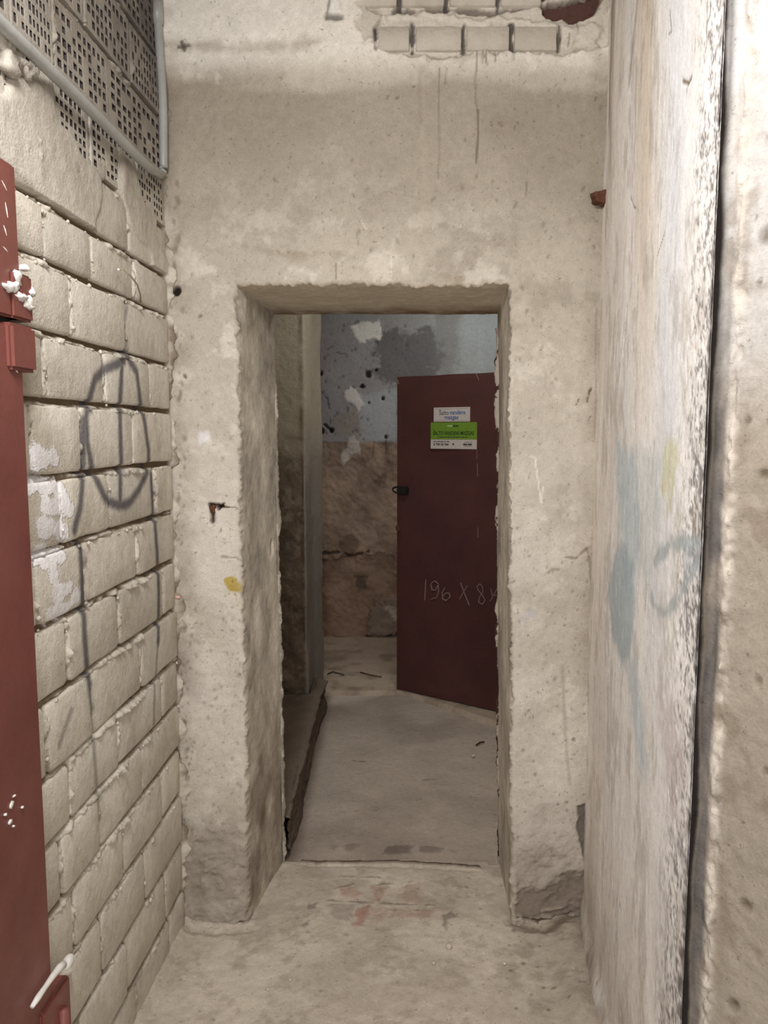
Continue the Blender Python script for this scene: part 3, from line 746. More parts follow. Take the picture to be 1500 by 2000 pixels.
# doorway pier beside the camera: dark painted channel, broken arris, rough render
path = [(.5135, YE-.0), (.520, YE+.014), (.532, YE+.016), (.543, YE+.006), (.547, YE-.002), (.556, YE-.016), (.66, 1.09), (.66, .30), (1.0, .30)]
cum = [0]
for a, b in zip(path[:-1], path[1:]): cum.append(cum[-1]+math.dist(a, b))
tp = np.concatenate([np.linspace(0, cum[6], 110), np.linspace(cum[6], cum[8], 40)[1:]])
s = Surf(tp, vR); U, V = s.U, s.V
px_ = np.interp(U, cum, [q_[0] for q_ in path]); py_ = np.interp(U, cum, [q_[1] for q_ in path])
s.base(lin(158, 145, 127), .07, 5, 120)
mixc(s.C, lin(214, 212, 212), np.clip(sst(1.55, 1.9, V)*(.8+fbm(U, V, 6, 3, 121)), 0, 1)*.8)
mixc(s.C, lin(130, 112, 90), np.clip((fbm(U, V, 16, 4, 122)-.12)*5, 0, 1)*.5)
dw_ = .028+.010*fbm(U*0, V, 5, 3, 123)-.003*sst(1.7, 2.1, V)
mixc(s.C, lin(50, 42, 40), sst(dw_+.004, dw_-.004, U))
mixc(s.C, lin(104, 96, 92), np.clip(sst(dw_-.002, dw_+.006, U)*sst(.056, .044, U)*(.85+fbm(U, V*.3, 40, 3, 124)), 0, 1)*sst(2.0, 1.6, V))
mixc(s.C, lin(212, 200, 184), np.clip(np.exp(-((U-.060)/.010)**2)*(.9+2.2*fbm(U, V, 22, 4, 125)), 0, 1)*.8)
rg = np.exp(-((U-.062)/.010)**2)
s.H = sst(.0, .02, U)*.007*fbm(U, V, 9, 4, 126)+.0035*fbm(U, V, 45, 3, 127)+rg*(.003+.016*fbm(U, V, 26, 4, 128, .65))
s.pits(26, .08, .2, .3, 2.4, .004, .012, .010, lin(96, 80, 60), .7, 1.2, 41)
nxx = np.where(U < cum[6], -.77, -1.0); nyy = np.where(U < cum[6], -.64, 0)
Pp = np.stack([px_+nxx*s.H, py_+nyy*s.H, V], -1)
tag(grid_mesh('wall_near_pier', Pp, s.C, M_wall, None, None), kind='structure')

# ================================================================== FLOORS
def cFl(px, py):
    p_ = floor_at(px, py); return p_.x, p_.y
s = Surf(np.linspace(-.80, .72, 300), np.linspace(1.15, 2.712, 330), cFl); U, V = s.U, s.V
s.base(lin(202, 188, 168), .08, 4, 130)
mixc(s.C, lin(140, 124, 104), np.clip((fbm(U, V, 14, 6, 204, .7)-.12)*3, 0, 1)*.4)
mixc(s.C, lin(176, 160, 140), np.clip(.3+fbm(U, V, 7, 5, 131)*1.8, 0, 1)*.6)
mixc(s.C, lin(190, 178, 160), np.clip(sst(.25, .0, U-XL0+(V-2)*.2)*sst(1.8, 2.3, V)*(.9+fbm(U, V, 9, 3, 132)), 0, 1)*.6)
mixc(s.C, lin(122, 104, 84), np.clip(sst(.16, .0, XR0-U-.02)*(.8+1.6*fbm(U, V, 14, 4, 133)), 0, 1)*.6)
s.H = -(.010*fbm(U, V, 4, 4, 134)+.003*fbm(U, V, 30, 4, 135))
s.H -= -.0*U
rd = lin(158, 96, 78)
for pl, a in (([(662, 1736), (690, 1732), (706, 1748), (692, 1760), (668, 1756)], .6), ([(724, 1732), (756, 1732), (752, 1752), (728, 1764)], .6), ([(786, 1728), (820, 1732), (822, 1764), (792, 1766)], .35), ([(697, 1772), (720, 1770), (708, 1808), (690, 1812)], .8), ([(720, 1776), (760, 1776), (756, 1798), (726, 1806)], .35), ([(762, 1776), (852, 1778), (846, 1796), (766, 1794)], .4)):
    s.fill(pl, rd, a*.62, .012, .010, .002)
gd = lin(112, 96, 86)
for pl, a in (
              ([(604, 1768), (620, 1762), (616, 1776), (600, 1780)], .6), ([(588, 1806), (604, 1800), (598, 1814)], .6), ([(860, 1790), (884, 1782), (890, 1792), (872, 1800), (878, 1816), (866, 1808)], .6), ([(640, 1770), (690, 1768), (686, 1800), (650, 1796)], .3)):
    s.fill(pl, gd, a, .008, .008, .002)
for pl in ([(655, 1738), (690, 1728)], [(730, 1730), (765, 1728)], [(640, 1762), (850, 1770)], [(888, 1728), (912, 1736)], [(660, 1712), (740, 1716)]):
    s.stroke(pl, .004, lin(116, 98, 80), .55, .7, .003, .005)
s.stroke([(590, 1684), (640, 1687), (760, 1689), (870, 1693), (935, 1697)], .0065, lin(70, 54, 42), .95, .5, .012, .002)
s.stroke([(600, 1690), (760, 1695), (930, 1702)], .006, lin(186, 170, 146), .5, .6, -.005, .004)
s.pits(260, -.75, .6, 1.4, 2.7, .0025, .007, .003, lin(106, 90, 74), .5, 1, 51)
s.pits(40, .35, .62, 1.5, 2.36, .004, .009, .004, lin(80, 64, 50), .7, 1, 52)
s.pits(120, -.7, .6, 1.4, 2.7, .002, .005, -.003, lin(214, 204, 184), .6, 1, 53)
s.stroke([(350, 1812), (420, 1818), (485, 1812)], .03, lin(186, 174, 156), .5, .9, -.012, .01)
s.stroke([(1005, 1800), (1060, 1812), (1140, 1795)], .035, lin(116, 98, 78), .7, .9, -.01, .012)
s.H -= .03*sst(.08, 0, XR(0)*0+(XR0-(YF-V)*.12)-.05-U)
s.H -= .02*sst(.03, 0, U-(XL0-(YF-V)*.047))
PF_ = np.stack([U, V, -s.H], -1)
floor_o = tag(grid_mesh('floor', PF_, s.C, M_floor), kind='structure')
# inner passage floor
s = Surf(np.linspace(-.9, 1.0, 200), np.linspace(2.695, 4.60, 230), cFl); U, V = s.U, s.V
s.base(lin(190, 173, 155), .08, 4, 140)
mixc(s.C, lin(150, 132, 116), np.clip(.3+fbm(U, V, 3.5, 5, 141)*1.8, 0, 1)*.6)
mixc(s.C, lin(100, 76, 64), sst(.07, .0, abs(U+.36))*.7)  # shadow along the ledge foot painted into the floor colour
s.H = -(.006*fbm(U, V, 4, 4, 142)+.0015*fbm(U, V, 30, 3, 143))
for pl, a in (([(752, 1650), (804, 1650), (802, 1668), (744, 1668)], .7), ([(814, 1652), (862, 1654), (856, 1667), (820, 1666)], .55), ([(672, 1648), (700, 1650), (684, 1664), (672, 1662)], .45), ([(640, 1652), (662, 1650), (650, 1658)], .4), ([(872, 1655), (892, 1656), (888, 1668)], .3),):
    s.fill(pl, lin(112, 96, 86), a, .010, .010, .002)
s.pits(90, -.3, .6, 2.8, 4.5, .004, .010, .003, lin(96, 80, 66), .5, .6, 54)
s.stroke([(690, 1484), (715, 1486)], .008, lin(80, 62, 50), .6, .8, 0, .005)
s.stroke([(825, 1522), (850, 1520)], .008, lin(92, 72, 58), .5, .8, 0, .005)
tag(grid_mesh('floor', np.stack([U, V, -s.H-.004], -1), s.C, M_floor), kind='structure')
# end room floor: a slightly raised screed with a pale near band (light painted into its colour) that runs on below the door
s = Surf(np.linspace(-.9, 1.2, 220), np.linspace(3.85, 5.85, 260), lambda a, b: tuple(floor_at(a, b, .022))[:2]); U, V = s.U, s.V
s.base(lin(172, 148, 126), .06, 4, 150)
ev = np.where(U < .12, 4.54, 4.54-(U-.12)*1.04)+.008*fbm(U, V, 12, 3, 151)
d = V-ev
mixc(s.C, lin(182, 162, 138), sst(.46, .30, d+.05*fbm(U, V, 8, 3, 152)))
mixc(s.C, lin(120, 100, 82), np.clip(fbm(U, V, 10, 4, 153)*2, 0, 1)*.6)
z_ = np.where(d < 0, -.02, .022*sst(-.001, .02, d))+.003*fbm(U, V, 14, 4, 154)
s.pits(60, -.35, .3, 4.6, 5.7, .006, .014, .002, lin(90, 72, 58), .6, .5, 55)
s.stroke([(640, 1316), (668, 1314), (690, 1320)], .006, lin(84, 66, 54), .7, .7)
s.stroke([(692, 1312), (745, 1322)], .004, lin(96, 78, 64), .7, .7)
tag(grid_mesh('floor', np.stack([U, V, z_-s.H*0], -1), s.C, M_floor, (d[:-1, :-1] > -.03)), kind='structure')

# ================================================================== END ROOM back wall
YE2 = 5.79
s = Surf(np.linspace(-1.1, 1.6, 330), np.linspace(0, 2.75, 340), lambda a, b: tuple(atY(a, b, YE2))[::2]); U, V = s.U, s.V
s.base(lin(156, 154, 152), .05, 3, 160)
mixc(s.C, lin(142, 132, 140), np.clip(sst(.1, -.3, U)*(.5+fbm(U, V, 3, 4, 161)*1.6), 0, 1)*.7)
mixc(s.C, lin(168, 180, 182), np.clip(sst(.0, .6, U+.0*V)*(.7+fbm(U*2, V*.3, 4, 3, 162)), 0, 1)*.8)
s.fill([(738, 650), (840, 640), (870, 700), (840, 745), (768, 752), (735, 740)], lin(104, 100, 102), .85, .05, .04)
s.fill([(850, 610), (900, 610), (890, 740), (850, 735)], lin(128, 126, 118), .5, .06, .03)
s.fill([(660, 810), (700, 800), (720, 850), (690, 858), (655, 840)], lin(160, 146, 124), .5, .04, .03)
s.fill([(700, 775), (772, 755), (775, 862), (705, 862)], lin(172, 176, 182), .7, .03, .02)
edge = 1.52+.004*fbm(U, V, 8, 3, 163)
k = sst(edge+.008, edge-.008, V)
brn = np.array(lin(160, 132, 110))*(1+.30*fbm(U, V, 5, 5, 164, .6)*2)[..., None]
mixc(brn, lin(170, 146, 124), np.clip((fbm(U, V, 9, 5, 165, .6)-.1)*4, 0, 1)*.5)
mixc(brn, lin(88, 68, 54), np.clip((fbm(U, V, 4, 5, 166, .65)-.12)*4, 0, 1)*.6)
mixc(brn, lin(158, 118, 92), sst(.9, .2, V)*.35)
s.C += (brn-s.C)*k[..., None]
s.H += .012*fbm(U, V, 3, 4, 167)+k*(.018*fbm(U, V, 7, 5, 168, .6)+.006*fbm(U, V, 30, 3, 169))
s.fill([(640, 1085), (700, 1090), (776, 1080), (776, 1250), (622, 1250), (622, 1100)], lin(140, 108, 86), .3, .03, .03, .018)
s.stroke([(628, 1082), (660, 1078), (690, 1086), (720, 1078)], .010, lin(70, 52, 40), .7, .6, .02, .012)
s.fill([(692, 1126), (716, 1126), (714, 1150), (700, 1156)], lin(98, 82, 68), .8, .02, .012, .012)
s.fill([(734, 1172), (776, 1160), (778, 1244), (724, 1242), (718, 1215)], lin(134, 118, 104), .7, .03, .02, -.03)
s.fill([(752, 1180), (772, 1184), (776, 1212), (764, 1204)], lin(186, 174, 160), .8, .015, .012)
s.stroke([(715, 1244), (745, 1250), (776, 1238)], .014, lin(60, 46, 36), .8, .6, .02, .01)
hole = lin(34, 26, 22)
for x, y, r in ((628, 843, .026), (648, 841, .018), (719, 731, .024), (748, 779, .016), (734, 722, .010), (627, 730, .012), (707, 753, .012), (720, 787, .008), (754, 853, .012), (710, 858, .008)):
    s.stroke([(x, y-1), (x, y+1)], r, hole, .9, .5, .03, .006)
s.stroke([(634, 829), (646, 840)], .012, hole, .9, .6, .02, .004)
s.stroke([(754, 856), (754, 886)], .009, lin(66, 50, 40), .7, .7); s.stroke([(730, 862), (729, 892)], .006, lin(76, 58, 46), .7, .7)
s.stroke([(626, 762), (640, 780), (644, 800), (645, 828)], .005, hole, .7, .7, .004, .004)
s.stroke([(622, 720), (632, 726)], .006, hole, .7); s.stroke([(656, 688), (678, 692)], .006, lin(90, 82, 84), .8); s.stroke([(640, 682), (650, 676)], .008, lin(96, 88, 90), .7)
s.pits(70, -.5, .2, 1.5, 2.4, .006, .014, .006, lin(80, 70, 68), .6, 1.5, 61)
wf = lin(226, 222, 212)
s.fill([(683, 640), (700, 629), (722, 631), (739, 625), (748, 655), (744, 663), (716, 662), (713, 668), (702, 671), (694, 660)], wf, .97, .012, .010, -.006)
s.fill([(752, 630), (768, 632), (764, 648), (752, 644)], lin(150, 144, 144), .7, .02, .02); s.stroke([(778, 647), (800, 650)], .012, lin(150, 144, 140), .7, .8, 0, .01)
s.fill([(673, 762), (684, 755), (697, 762), (704, 780), (714, 794), (706, 792), (699, 807), (692, 790), (678, 784), (672, 772)], lin(214, 208, 202), .97, .01, .008, -.006)
s.fill([(680, 860), (690, 854), (705, 868), (704, 886), (690, 890), (680, 898), (669, 908), (664, 904), (672, 878)], lin(196, 186, 174), .95, .014, .012, -.006)
s.stroke([(690, 757), (712, 755)], .010, hole, .5, .8, .01, .012)
s.stroke([(634, 868), (640, 890)], .02, lin(170, 154, 136), .6, 1)
PB = np.stack([U, YE2-s.H, V], -1)
tag(grid_mesh('wall_end', PB, s.C, M_dim), kind='structure')

# stub wall left of the second opening (front face, arris, return)
pth = [(-1.1, 4.085), (-.425, 4.085), (-.415, 4.095), (-.385, 4.75), (-1.1, 4.75)]
cum = [0]
for a, b in zip(pth[:-1], pth[1:]): cum.append(cum[-1]+math.dist(a, b))
tp = np.concatenate([np.linspace(0, cum[1], 130), np.linspace(cum[1], cum[2], 5)[1:], np.linspace(cum[2], cum[3], 90)[1:], np.linspace(cum[3], cum[4], 10)[1:]])
s = Surf(tp, np.linspace(0, 2.75, 330)); U, V = s.U, s.V
s.base(lin(160, 148, 124), .07, 4, 180)
fr = sst(cum[1]+.01, cum[1]-.01, U)
lo = sst(1.75, 1.35, V+.15*fbm(U, V, 4, 3, 181))
bc = np.array(lin(96, 76, 60))*(1+.5*fbm(U, V, 7, 5, 182, .6))[..., None]
mixc(bc, lin(140, 120, 100), np.clip((fbm(U, V, 22, 4, 183, .65)-.12)*4, 0, 1)*.5)
s.C += (bc-s.C)*(fr*lo*.9)[..., None]
mixc(s.C, lin(128, 118, 110), (1-fr)*sst(1.8, 1.2, V)*.8)
mixc(s.C, lin(88, 68, 50), np.exp(-((U-cum[1]+.012)/.012)**2)*(.5+fbm(U, V, 12, 3, 184))*.8)
s.H = .012*fbm(U, V, 4, 4, 185)+fr*lo*.014*fbm(U, V, 12, 4, 186, .6)
sxx = np.interp(U, cum, [q_[0] for q_ in pth]); syy = np.interp(U, cum, [q_[1] for q_ in pth])
Ps = np.stack([sxx+(1-fr)*s.H, syy-fr*s.H, V], -1)
tag(grid_mesh('wall_stub', Ps, s.C, M_dim), kind='structure')

# plain shell around the parts that are barely seen: closes the rooms
def slab(name, x0, x1, y0, y1, z0, z1, mat=M_plain): return tag(bm_obj(name, boxbm(x0, x1, y0, y1, z0, z1), mat), kind='structure')
slab('ceiling', -2.2, 2.2, -3.2, YF+.02, ZT-.01, ZT+.1)
slab('ceiling', -1.3, 1.8, YF+.3, 6.0, 2.74, 2.85)
slab('floor', -2.2, 2.2, -3.2, 1.16, -.12, .0, M_plain)
slab('wall_left', -.95, -.80, -3.2, 1.03, 0, ZT)
slab('wall_right', 1.0, 1.1, -3.2, .31, 0, ZT)
slab('wall_rear', -2.2, 2.2, -3.3, -3.2, 0, ZT)
slab('wall_passage_left', -1.1, -.95, YB, 5.9, 0, 2.75)
slab('wall_passage_right', .95, 1.05, YB, 4.1, 0, 2.75)
slab('wall_hinge_side', .79, 1.65, 4.09, 4.25, 0, 2.75)
slab('wall_end_right', 1.6, 1.7, 4.2, 5.9, 0, 2.75)
slab('wall_back', -1.0, XL0-.03, YF+.05, YB, 0, ZT)
bmx = boxbm(XL0-.03, -.40, YF+.35, YB-.003, 0, 2.75); boxbm(.46, 1.0, YF+.35, YB-.003, 0, 2.75, 0, bmx); boxbm(XL0-.03, 1.0, YF+.35, YB-.003, 2.06, 2.76, 0, bmx)
tag(bm_obj('wall_passage_front', bmx, M_plain), kind='structure')

# ledge at the foot of the left passage wall
def ledge():
    s = Surf(np.linspace(0, 1, 60), np.linspace(2.735, 4.33, 170)); T, V = s.U, s.V
    prof = [(0, (-.352, -.01)), (.40, (-.358, .135)), (.46, (-.345, .158)), (.52, (-.375, .172)), (1, (-.95, .166))]
    X_ = np.interp(T, [q_[0] for q_ in prof], [q_[1][0] for q_ in prof]); Z_ = np.interp(T, [q_[0] for q_ in prof], [q_[1][1] for q_ in prof])
    n = .020*fbm(T*2, V, 4, 4, 190)+.008*fbm(T*2, V, 18, 4, 191)
    lip = sst(4.0, 4.28, V)*.02
    s.C[:] = np.array(lin(104, 86, 70)); s.C *= (1+.4*fbm(T*1.5, V, 6, 5, 192))[..., None]
    mixc(s.C, lin(140, 124, 106), np.exp(-((T-.49)/.06)**2)*.6)
    X_ = np.where(V > 4.06, np.maximum(X_, -.405), X_)
    P = np.stack([X_+n*(T < .5)+lip*(T < .6), V, Z_+n*(T > .42)*.6], -1)
    o = grid_mesh('concrete_ledge', P, s.C, M_dim)
    tag(bm_obj('ledge_core', boxbm(-.94, -.385, 2.74, 4.06, 0, .140), M_concrete, o))
    return tag(o, 'low rough concrete ledge along the foot of the left passage wall', 'ledge')
ledge()

# trims: remains of an old frame at the inner edge of both jambs
def strip(name, x0f, x1f, y, w, z0, z1, seed, cols, side):
    s = Surf(np.linspace(0, 1, 14), np.linspace(z0, z1, 420)); T, V = s.U, s.V
    cx = x0f+(x1f-x0f)*V/2.0
    rag = .010*fbm(T*0+seed, V, 14, 5, seed, .7)
    a = T*PI; X_ = cx+side*(np.sin(a)*w*.8+rag*np.sin(a)); Y_ = y+.0-np.cos(a)*w*.9
    s.C[:] = np.array(cols[0]); k = sst(-.02, .06, fbm(T*.05, V, 16, 5, seed+3, .7)+(T-.5)*.5+cols[2])
    mixc(s.C, cols[1], k)
    return tag(grid_mesh(name, np.stack([X_, Y_, V], -1), s.C, M_jambtrim, None, None, side < 0), kind='structure')
strip('trim_1', -.376, -.384, YB-.012, .012, 0, 1.78, 200, (lin(150, 138, 120), lin(186, 176, 158), .0), 1)
strip('trim_2', .434, .397, YB-.010, .013, 0, 1.95, 210, (lin(176, 164, 146), lin(66, 44, 36), .16), -1)

# ================================================================== dark maroon door ajar in the end room
dA = Vector((.078, 4.57, 0)); dB = Vector((.772, 4.096, 0)); dd_ = (dB-dA).normalized(); dn = Vector((dd_.y, -dd_.x, 0)); DW = (dB-dA).length
door = empty('door_1', (dB.x, dB.y, .022)); tag(door, kind='structure')
def dpt(u, z, off=0): return dA+dd_*u+dn*off+Vector((0, 0, z))
def dbox(u0, u1, z0, z1, o0_, o1_, bev=0):
    bm = boxbm(u0, u1, o0_, o1_, z0, z1, bev)
    for v in bm.verts: v.co = dpt(v.co.x, v.co.z, v.co.y)
    return bm
def dobj(name, bm, mat, parent=door, smooth=False):
    o = bm_obj(name, bm, mat, None, smooth); bpy.context.view_layer.update
    o.parent = parent; o.location = -Vector(parent_world(parent)); return o
def parent_world(p_):
    v = Vector((0, 0, 0))
    while p_ is not None: v += p_.location; p_ = p_.parent
    return v
def duv(px, py):
    p_ = hit(px, py, dA, dn); return (p_-dA).dot(dd_), p_.z
leaf_top = 1.915
# leaf as a slightly dented sheet with turned edges
bm = bmesh.new(); NX, NZ = 30, 70; gv = {}
for a in range(NX+1):
    for c in range(NZ+1):
        u = DW*a/NX; z = .03+(leaf_top-.03)*c/NZ
        dent = .003*math.sin(u*9+z*2)+.002*math.sin(z*7+u*5)
        gv[a, c] = bm.verts.new(dpt(u, z+(.001*math.sin(u*20) if c == NZ else 0), dent*(0 if a in (0, NX) or c in (0, NZ) else 1)))
for a in range(NX):
    for c in range(NZ): bm.faces.new((gv[a, c], gv[a+1, c], gv[a+1, c+1], gv[a, c+1]))
for v in list(gv.values()): pass
ex = bmesh.ops.extrude_edge_only(bm, edges=[e for e in bm.edges if e.is_boundary])
for v in [g_ for g_ in ex['geom'] if isinstance(g_, bmesh.types.BMVert)]: v.co -= dn*.035
bmesh.ops.holes_fill(bm, edges=[e for e in bm.edges if e.is_boundary], sides=0)
dobj('door_leaf', bm, M_door)
# latch with a loop past the edge
la = duv(790, 957); zL = la[1]
lt = dobj('latch', dbox(.012, .085, zL-.026, zL+.022, -.002, .028, .006), M_black)
bm = bmesh.new(); tube(bm, [dpt(.02-.045*math.sin(t_), zL+.018*math.cos(t_), .012) for t_ in np.linspace(0, PI, 9)], .0055, 8)
dobj('shackle', bm, M_black, lt)
bm = dbox(-.004, .03, duv(778, 1030)[1]-.02, duv(778, 1030)[1]+.012, 0, .012, .004); dobj('strike_lug', bm, M_rust)
# chalked numbers
def ribbon(bm, pts, w, off):
    pts = [duv(*q_) for q_ in pts]
    for a, b in zip(pts[:-1], pts[1:]):
        d = Vector((b[0]-a[0], b[1]-a[1], 0))
        if d.length < 1e-5: continue
        d.normalize(); n_ = Vector((-d.y, d.x, 0))*w/2; e = d*w*.35
        c4 = [(a[0]-e.x+n_.x, a[1]-e.y+n_.y), (a[0]-e.x-n_.x, a[1]-e.y-n_.y), (b[0]+e.x-n_.x, b[1]+e.y-n_.y), (b[0]+e.x+n_.x, b[1]+e.y+n_.y)]
        f1 = [bm.verts.new(dpt(u, z, off)) for u, z in c4]; f2 = [bm.verts.new(dpt(u, z, off-.0075)) for u, z in c4]
        bm.faces.new(f1); bm.faces.new(f2[::-1])
        for i in range(4): bm.faces.new((f1[i], f2[i], f2[(i+1) % 4], f1[(i+1) % 4]))
bm = bmesh.new()
for st_ in ([(832, 1132), (830, 1172)], [(856, 1140), (849, 1134), (842, 1140), (844, 1152), (851, 1153), (856, 1142), (857, 1156), (853, 1167), (843, 1170)],
            [(869, 1148), (864, 1158), (865, 1170), (872, 1173), (879, 1166), (878, 1159), (871, 1158), (866, 1164)], [(900, 1138), (908, 1160), (917, 1182)], [(913, 1144), (905, 1158), (898, 1170)],
            [(943, 1146), (938, 1140), (932, 1145), (935, 1153), (943, 1162), (948, 1172), (943, 1180), (935, 1176), (937, 1166), (944, 1155), (943, 1146)], [(959, 1150), (962, 1162), (972, 1162)], [(974, 1144), (966, 1160), (958, 1174)]):
    ribbon(bm, st_, .0035, .0045)
tag(dobj('chalk_writing', bm, M_chalk), 'chalked figures 196 X 84 on the leaf')
bm = bmesh.new()
for st_ in ([(932, 880), (932, 895)], [(933, 905), (933, 930)], [(934, 1030), (934, 1050)], [(777, 742), (779, 750)], [(929, 728), (936, 742)]): ribbon(bm, st_, .0022, .0045)
tag(dobj('paint_run', bm, M_chalk), 'thin pale dribble below the signs')
# signs on the leaf
def text(body, size, mat, u, z, off, parent, width=None, bold=0.0, name='lettering'):
    cu = bpy.data.curves.new(name, 'FONT'); cu.body = body; cu.size = size; cu.align_x = 'CENTER'; cu.align_y = 'CENTER'; cu.extrude = .0006; cu.offset = bold; cu.resolution_u = 3
    to = bpy.data.objects.new('tmp', cu); COL.objects.link(to); dg = bpy.context.evaluated_depsgraph_get(); dg.update()
    me = bpy.data.meshes.new_from_object(to.evaluated_get(dg)); bpy.data.objects.remove(to)
    xs = [v.co.x for v in me.vertices]; k_ = width/(max(xs)-min(xs)) if width else 1
    pw = parent_world(parent)
    for v in me.vertices: v.co = dpt(u+v.co.x*k_, z+v.co.y, off+v.co.z)-pw
    me.materials.clear(); me.materials.append(mat); return link(name, me, parent)
def bar(name, u0, u1, z0, z1, o0_, o1_, mat, parent):
    bm = dbox(u0, u1, z0, z1, o0_, o1_); return dobj(name, bm, mat, parent)
def quadbox(corners, o0_, o1_):
    bm = bmesh.new(); f1 = [bm.verts.new(dpt(u, z, o1_)) for u, z in corners]; f2 = [bm.verts.new(dpt(u, z, o0_)) for u, z in corners]
    bm.faces.new(f1); bm.faces.new(f2[::-1])
    for i in range(4): bm.faces.new((f1[i], f2[i], f2[(i+1) % 4], f1[(i+1) % 4]))
    return bm
def caron(u, z, r, off, mat, parent):
    bm = bmesh.new(); w_ = r*.32
    pts_ = [(-r, r*.55), (-r+w_*1.3, r*.55), (0, -r*.25), (r-w_*1.3, r*.55), (r, r*.55), (w_*.3, -r*.75), (-w_*.3, -r*.75)]
    f1 = [bm.verts.new(dpt(u+a, z+b, off)) for a, b in pts_]; f2 = [bm.verts.new(dpt(u+a, z+b, off-.001)) for a, b in pts_]
    bm.faces.new(f1); bm.faces.new(f2[::-1])
    for i in range(7): bm.faces.new((f1[i], f2[i], f2[(i+1) % 7], f1[(i+1) % 7]))
    dobj('caron', bm, mat, parent)
# white sign
c4 = [duv(848, 824), duv(919, 824), duv(919, 795), duv(848, 796)]
um = sum(q_[0] for q_ in c4)/4; z0s = (c4[0][1]+c4[1][1])/2; z1s = (c4[2][1]+c4[3][1])/2
sw = empty('door_sign', dpt(um, z0s, .004)); tag(sw, 'small white plate with blue-grey words fixed above the green notice on the maroon door', 'sign')
dobj('plate', dbox(c4[0][0], c4[1][0], z0s, z1s, -.002, .0075, .0015), M_signw, sw)
zz = z1s-z0s; ww = c4[1][0]-c4[0][0]
for zb_ in (z0s+.07*zz, z1s-.10*zz): bar('border_line', c4[0][0]+.01, c4[1][0]-.01, zb_, zb_+.0012, .0072, .0079, M_inkg, sw)
text('Salto', .034, M_inkg, um-.205*ww, z0s+.62*zz, .0078, sw, ww*.26, .0004); caron(um-.318*ww, z0s+.83*zz, .006, .0079, M_inkg, sw)
text('vandens', .034, M_inkb, um+.17*ww, z0s+.64*zz, .0078, sw, ww*.42, .0003)
text('mazgas', .034, M_inkb, um, z0s+.31*zz, .0078, sw, ww*.38, .0003)
# green and white notice
g4 = [duv(842, 877), duv(932, 877), duv(932, 824), duv(843, 825)]
u0g, u1g = g4[0][0], g4[1][0]; z0g = (g4[0][1]+g4[1][1])/2; z1g = (g4[2][1]+g4[3][1])/2-.001; zz = z1g-z0g; ww = u1g-u0g; um = (u0g+u1g)/2
sg = empty('door_notice', dpt(um, z0g, .004)); tag(sg, 'green notice with a white lower band on the maroon door under the small plate', 'sign')
dobj('plate', dbox(u0g, u1g, z0g, z1g, -.002, .0060, .001), M_signw, sg)
bar('green_field', u0g, u1g, z0g+.36*zz, z1g, .0058, .0068, M_signg, sg)
text('SALTO VANDENS MAZGAS', .030, M_inkd, um, z0g+.59*zz, .0070, sg, ww*.88, .0004); caron(um-.418*ww, z0g+.695*zz, .0055, .0071, M_inkd, sg)
bar('logo_bar', u0g+.37*ww, u0g+.485*ww, z0g+.84*zz, z0g+.885*zz, .0066, .0074, M_inkl, sg); bar('logo_bar', u0g+.49*ww, u0g+.61*ww, z0g+.84*zz, z0g+.885*zz, .0066, .0074, M_inkd, sg)
text('8 700 55 966', .018, M_inkk, u0g+.235*ww, z0g+.17*zz, .0064, sg, ww*.33, .0003)
bm = bmesh.new()
def dashes(ua, ub, z, h_, o_, gap_=.004):
    u = ua; r2 = random.Random(int(z*1e4))
    while u < ub-.004:
        l_ = min(r2.uniform(.008, .02), ub-u); bb = dbox(u, u+l_, z, z+h_, o_-.001, o_+.0006); me = bpy.data.meshes.new('t'); bb.to_mesh(me); bb.free(); bm.from_mesh(me); bpy.data.meshes.remove(me); u += l_+gap_
dashes(u0g+.16*ww, u0g+.82*ww, z0g+.435*zz, .0042, .0070)
dashes(u0g+.07*ww, u0g+.42*ww, z0g+.265*zz, .004, .0062); dashes(u0g+.74*ww, u0g+.90*ww, z0g+.25*zz, .002, .0062); dashes(u0g+.73*ww, u0g+.90*ww, z0g+.105*zz, .002, .0062)
dobj('small_print', bm, M_inkk, sg)['kind'] = 'stuff'
bar('print_block', u0g+.715*ww, u0g+.80*ww, z0g+.15*zz, z0g+.205*zz, .0058, .0067, M_inkk, sg); bar('print_block', u0g+.81*ww, u0g+.90*ww, z0g+.15*zz, z0g+.205*zz, .0058, .0067, M_inkk, sg)
bar('emblem', u0g+.485*ww, u0g+.515*ww, z0g+.15*zz, z0g+.215*zz, .0058, .0066, M_inkd, sg); bar('emblem', u0g+.53*ww, u0g+.59*ww, z0g+.165*zz, z0g+.20*zz, .0058, .0066, M_inkl, sg)

# ================================================================== oxblood steel door frame, near left
FX = lambda Y: XL(Y)+.035
fr_ = empty('door_2', (FX(1.3), 1.3, 0)); tag(fr_, kind='structure')
def fobj(name, bm, mat, parent=fr_, smooth=False):
    o = bm_obj(name, bm, mat, None, smooth); o.parent = parent; o.location = -parent_world(parent); return o
def wbox(y0, y1, z0, z1, p0, p1, bev=.002, top_slope=0):
    bm = boxbm(p0, p1, y0, y1, z0, z1, bev)
    for v in bm.verts: v.co.x += XL(v.co.y)
    return bm
fobj('frame_post', wbox(.80, 1.414, 0, 1.778, -.06, .035, .004), M_red)
fobj('frame_head_piece', wbox(.80, 1.418, 1.792, 2.06, -.06, .036, .004), M_red)
fobj('frame_gap_dark', wbox(.82, 1.405, 1.77, 1.80, -.05, .020, .001), M_black)  # recessed black box put in for the darkness of the gap
hp = fobj('hinge_plate', wbox(1.38, 1.452, 1.792, 1.875, .0, .040, .004), M_red)
fobj('hinge_barrel', wbox(1.36, 1.447, 1.700, 1.782, .006, .046, .006), M_red, fr_)
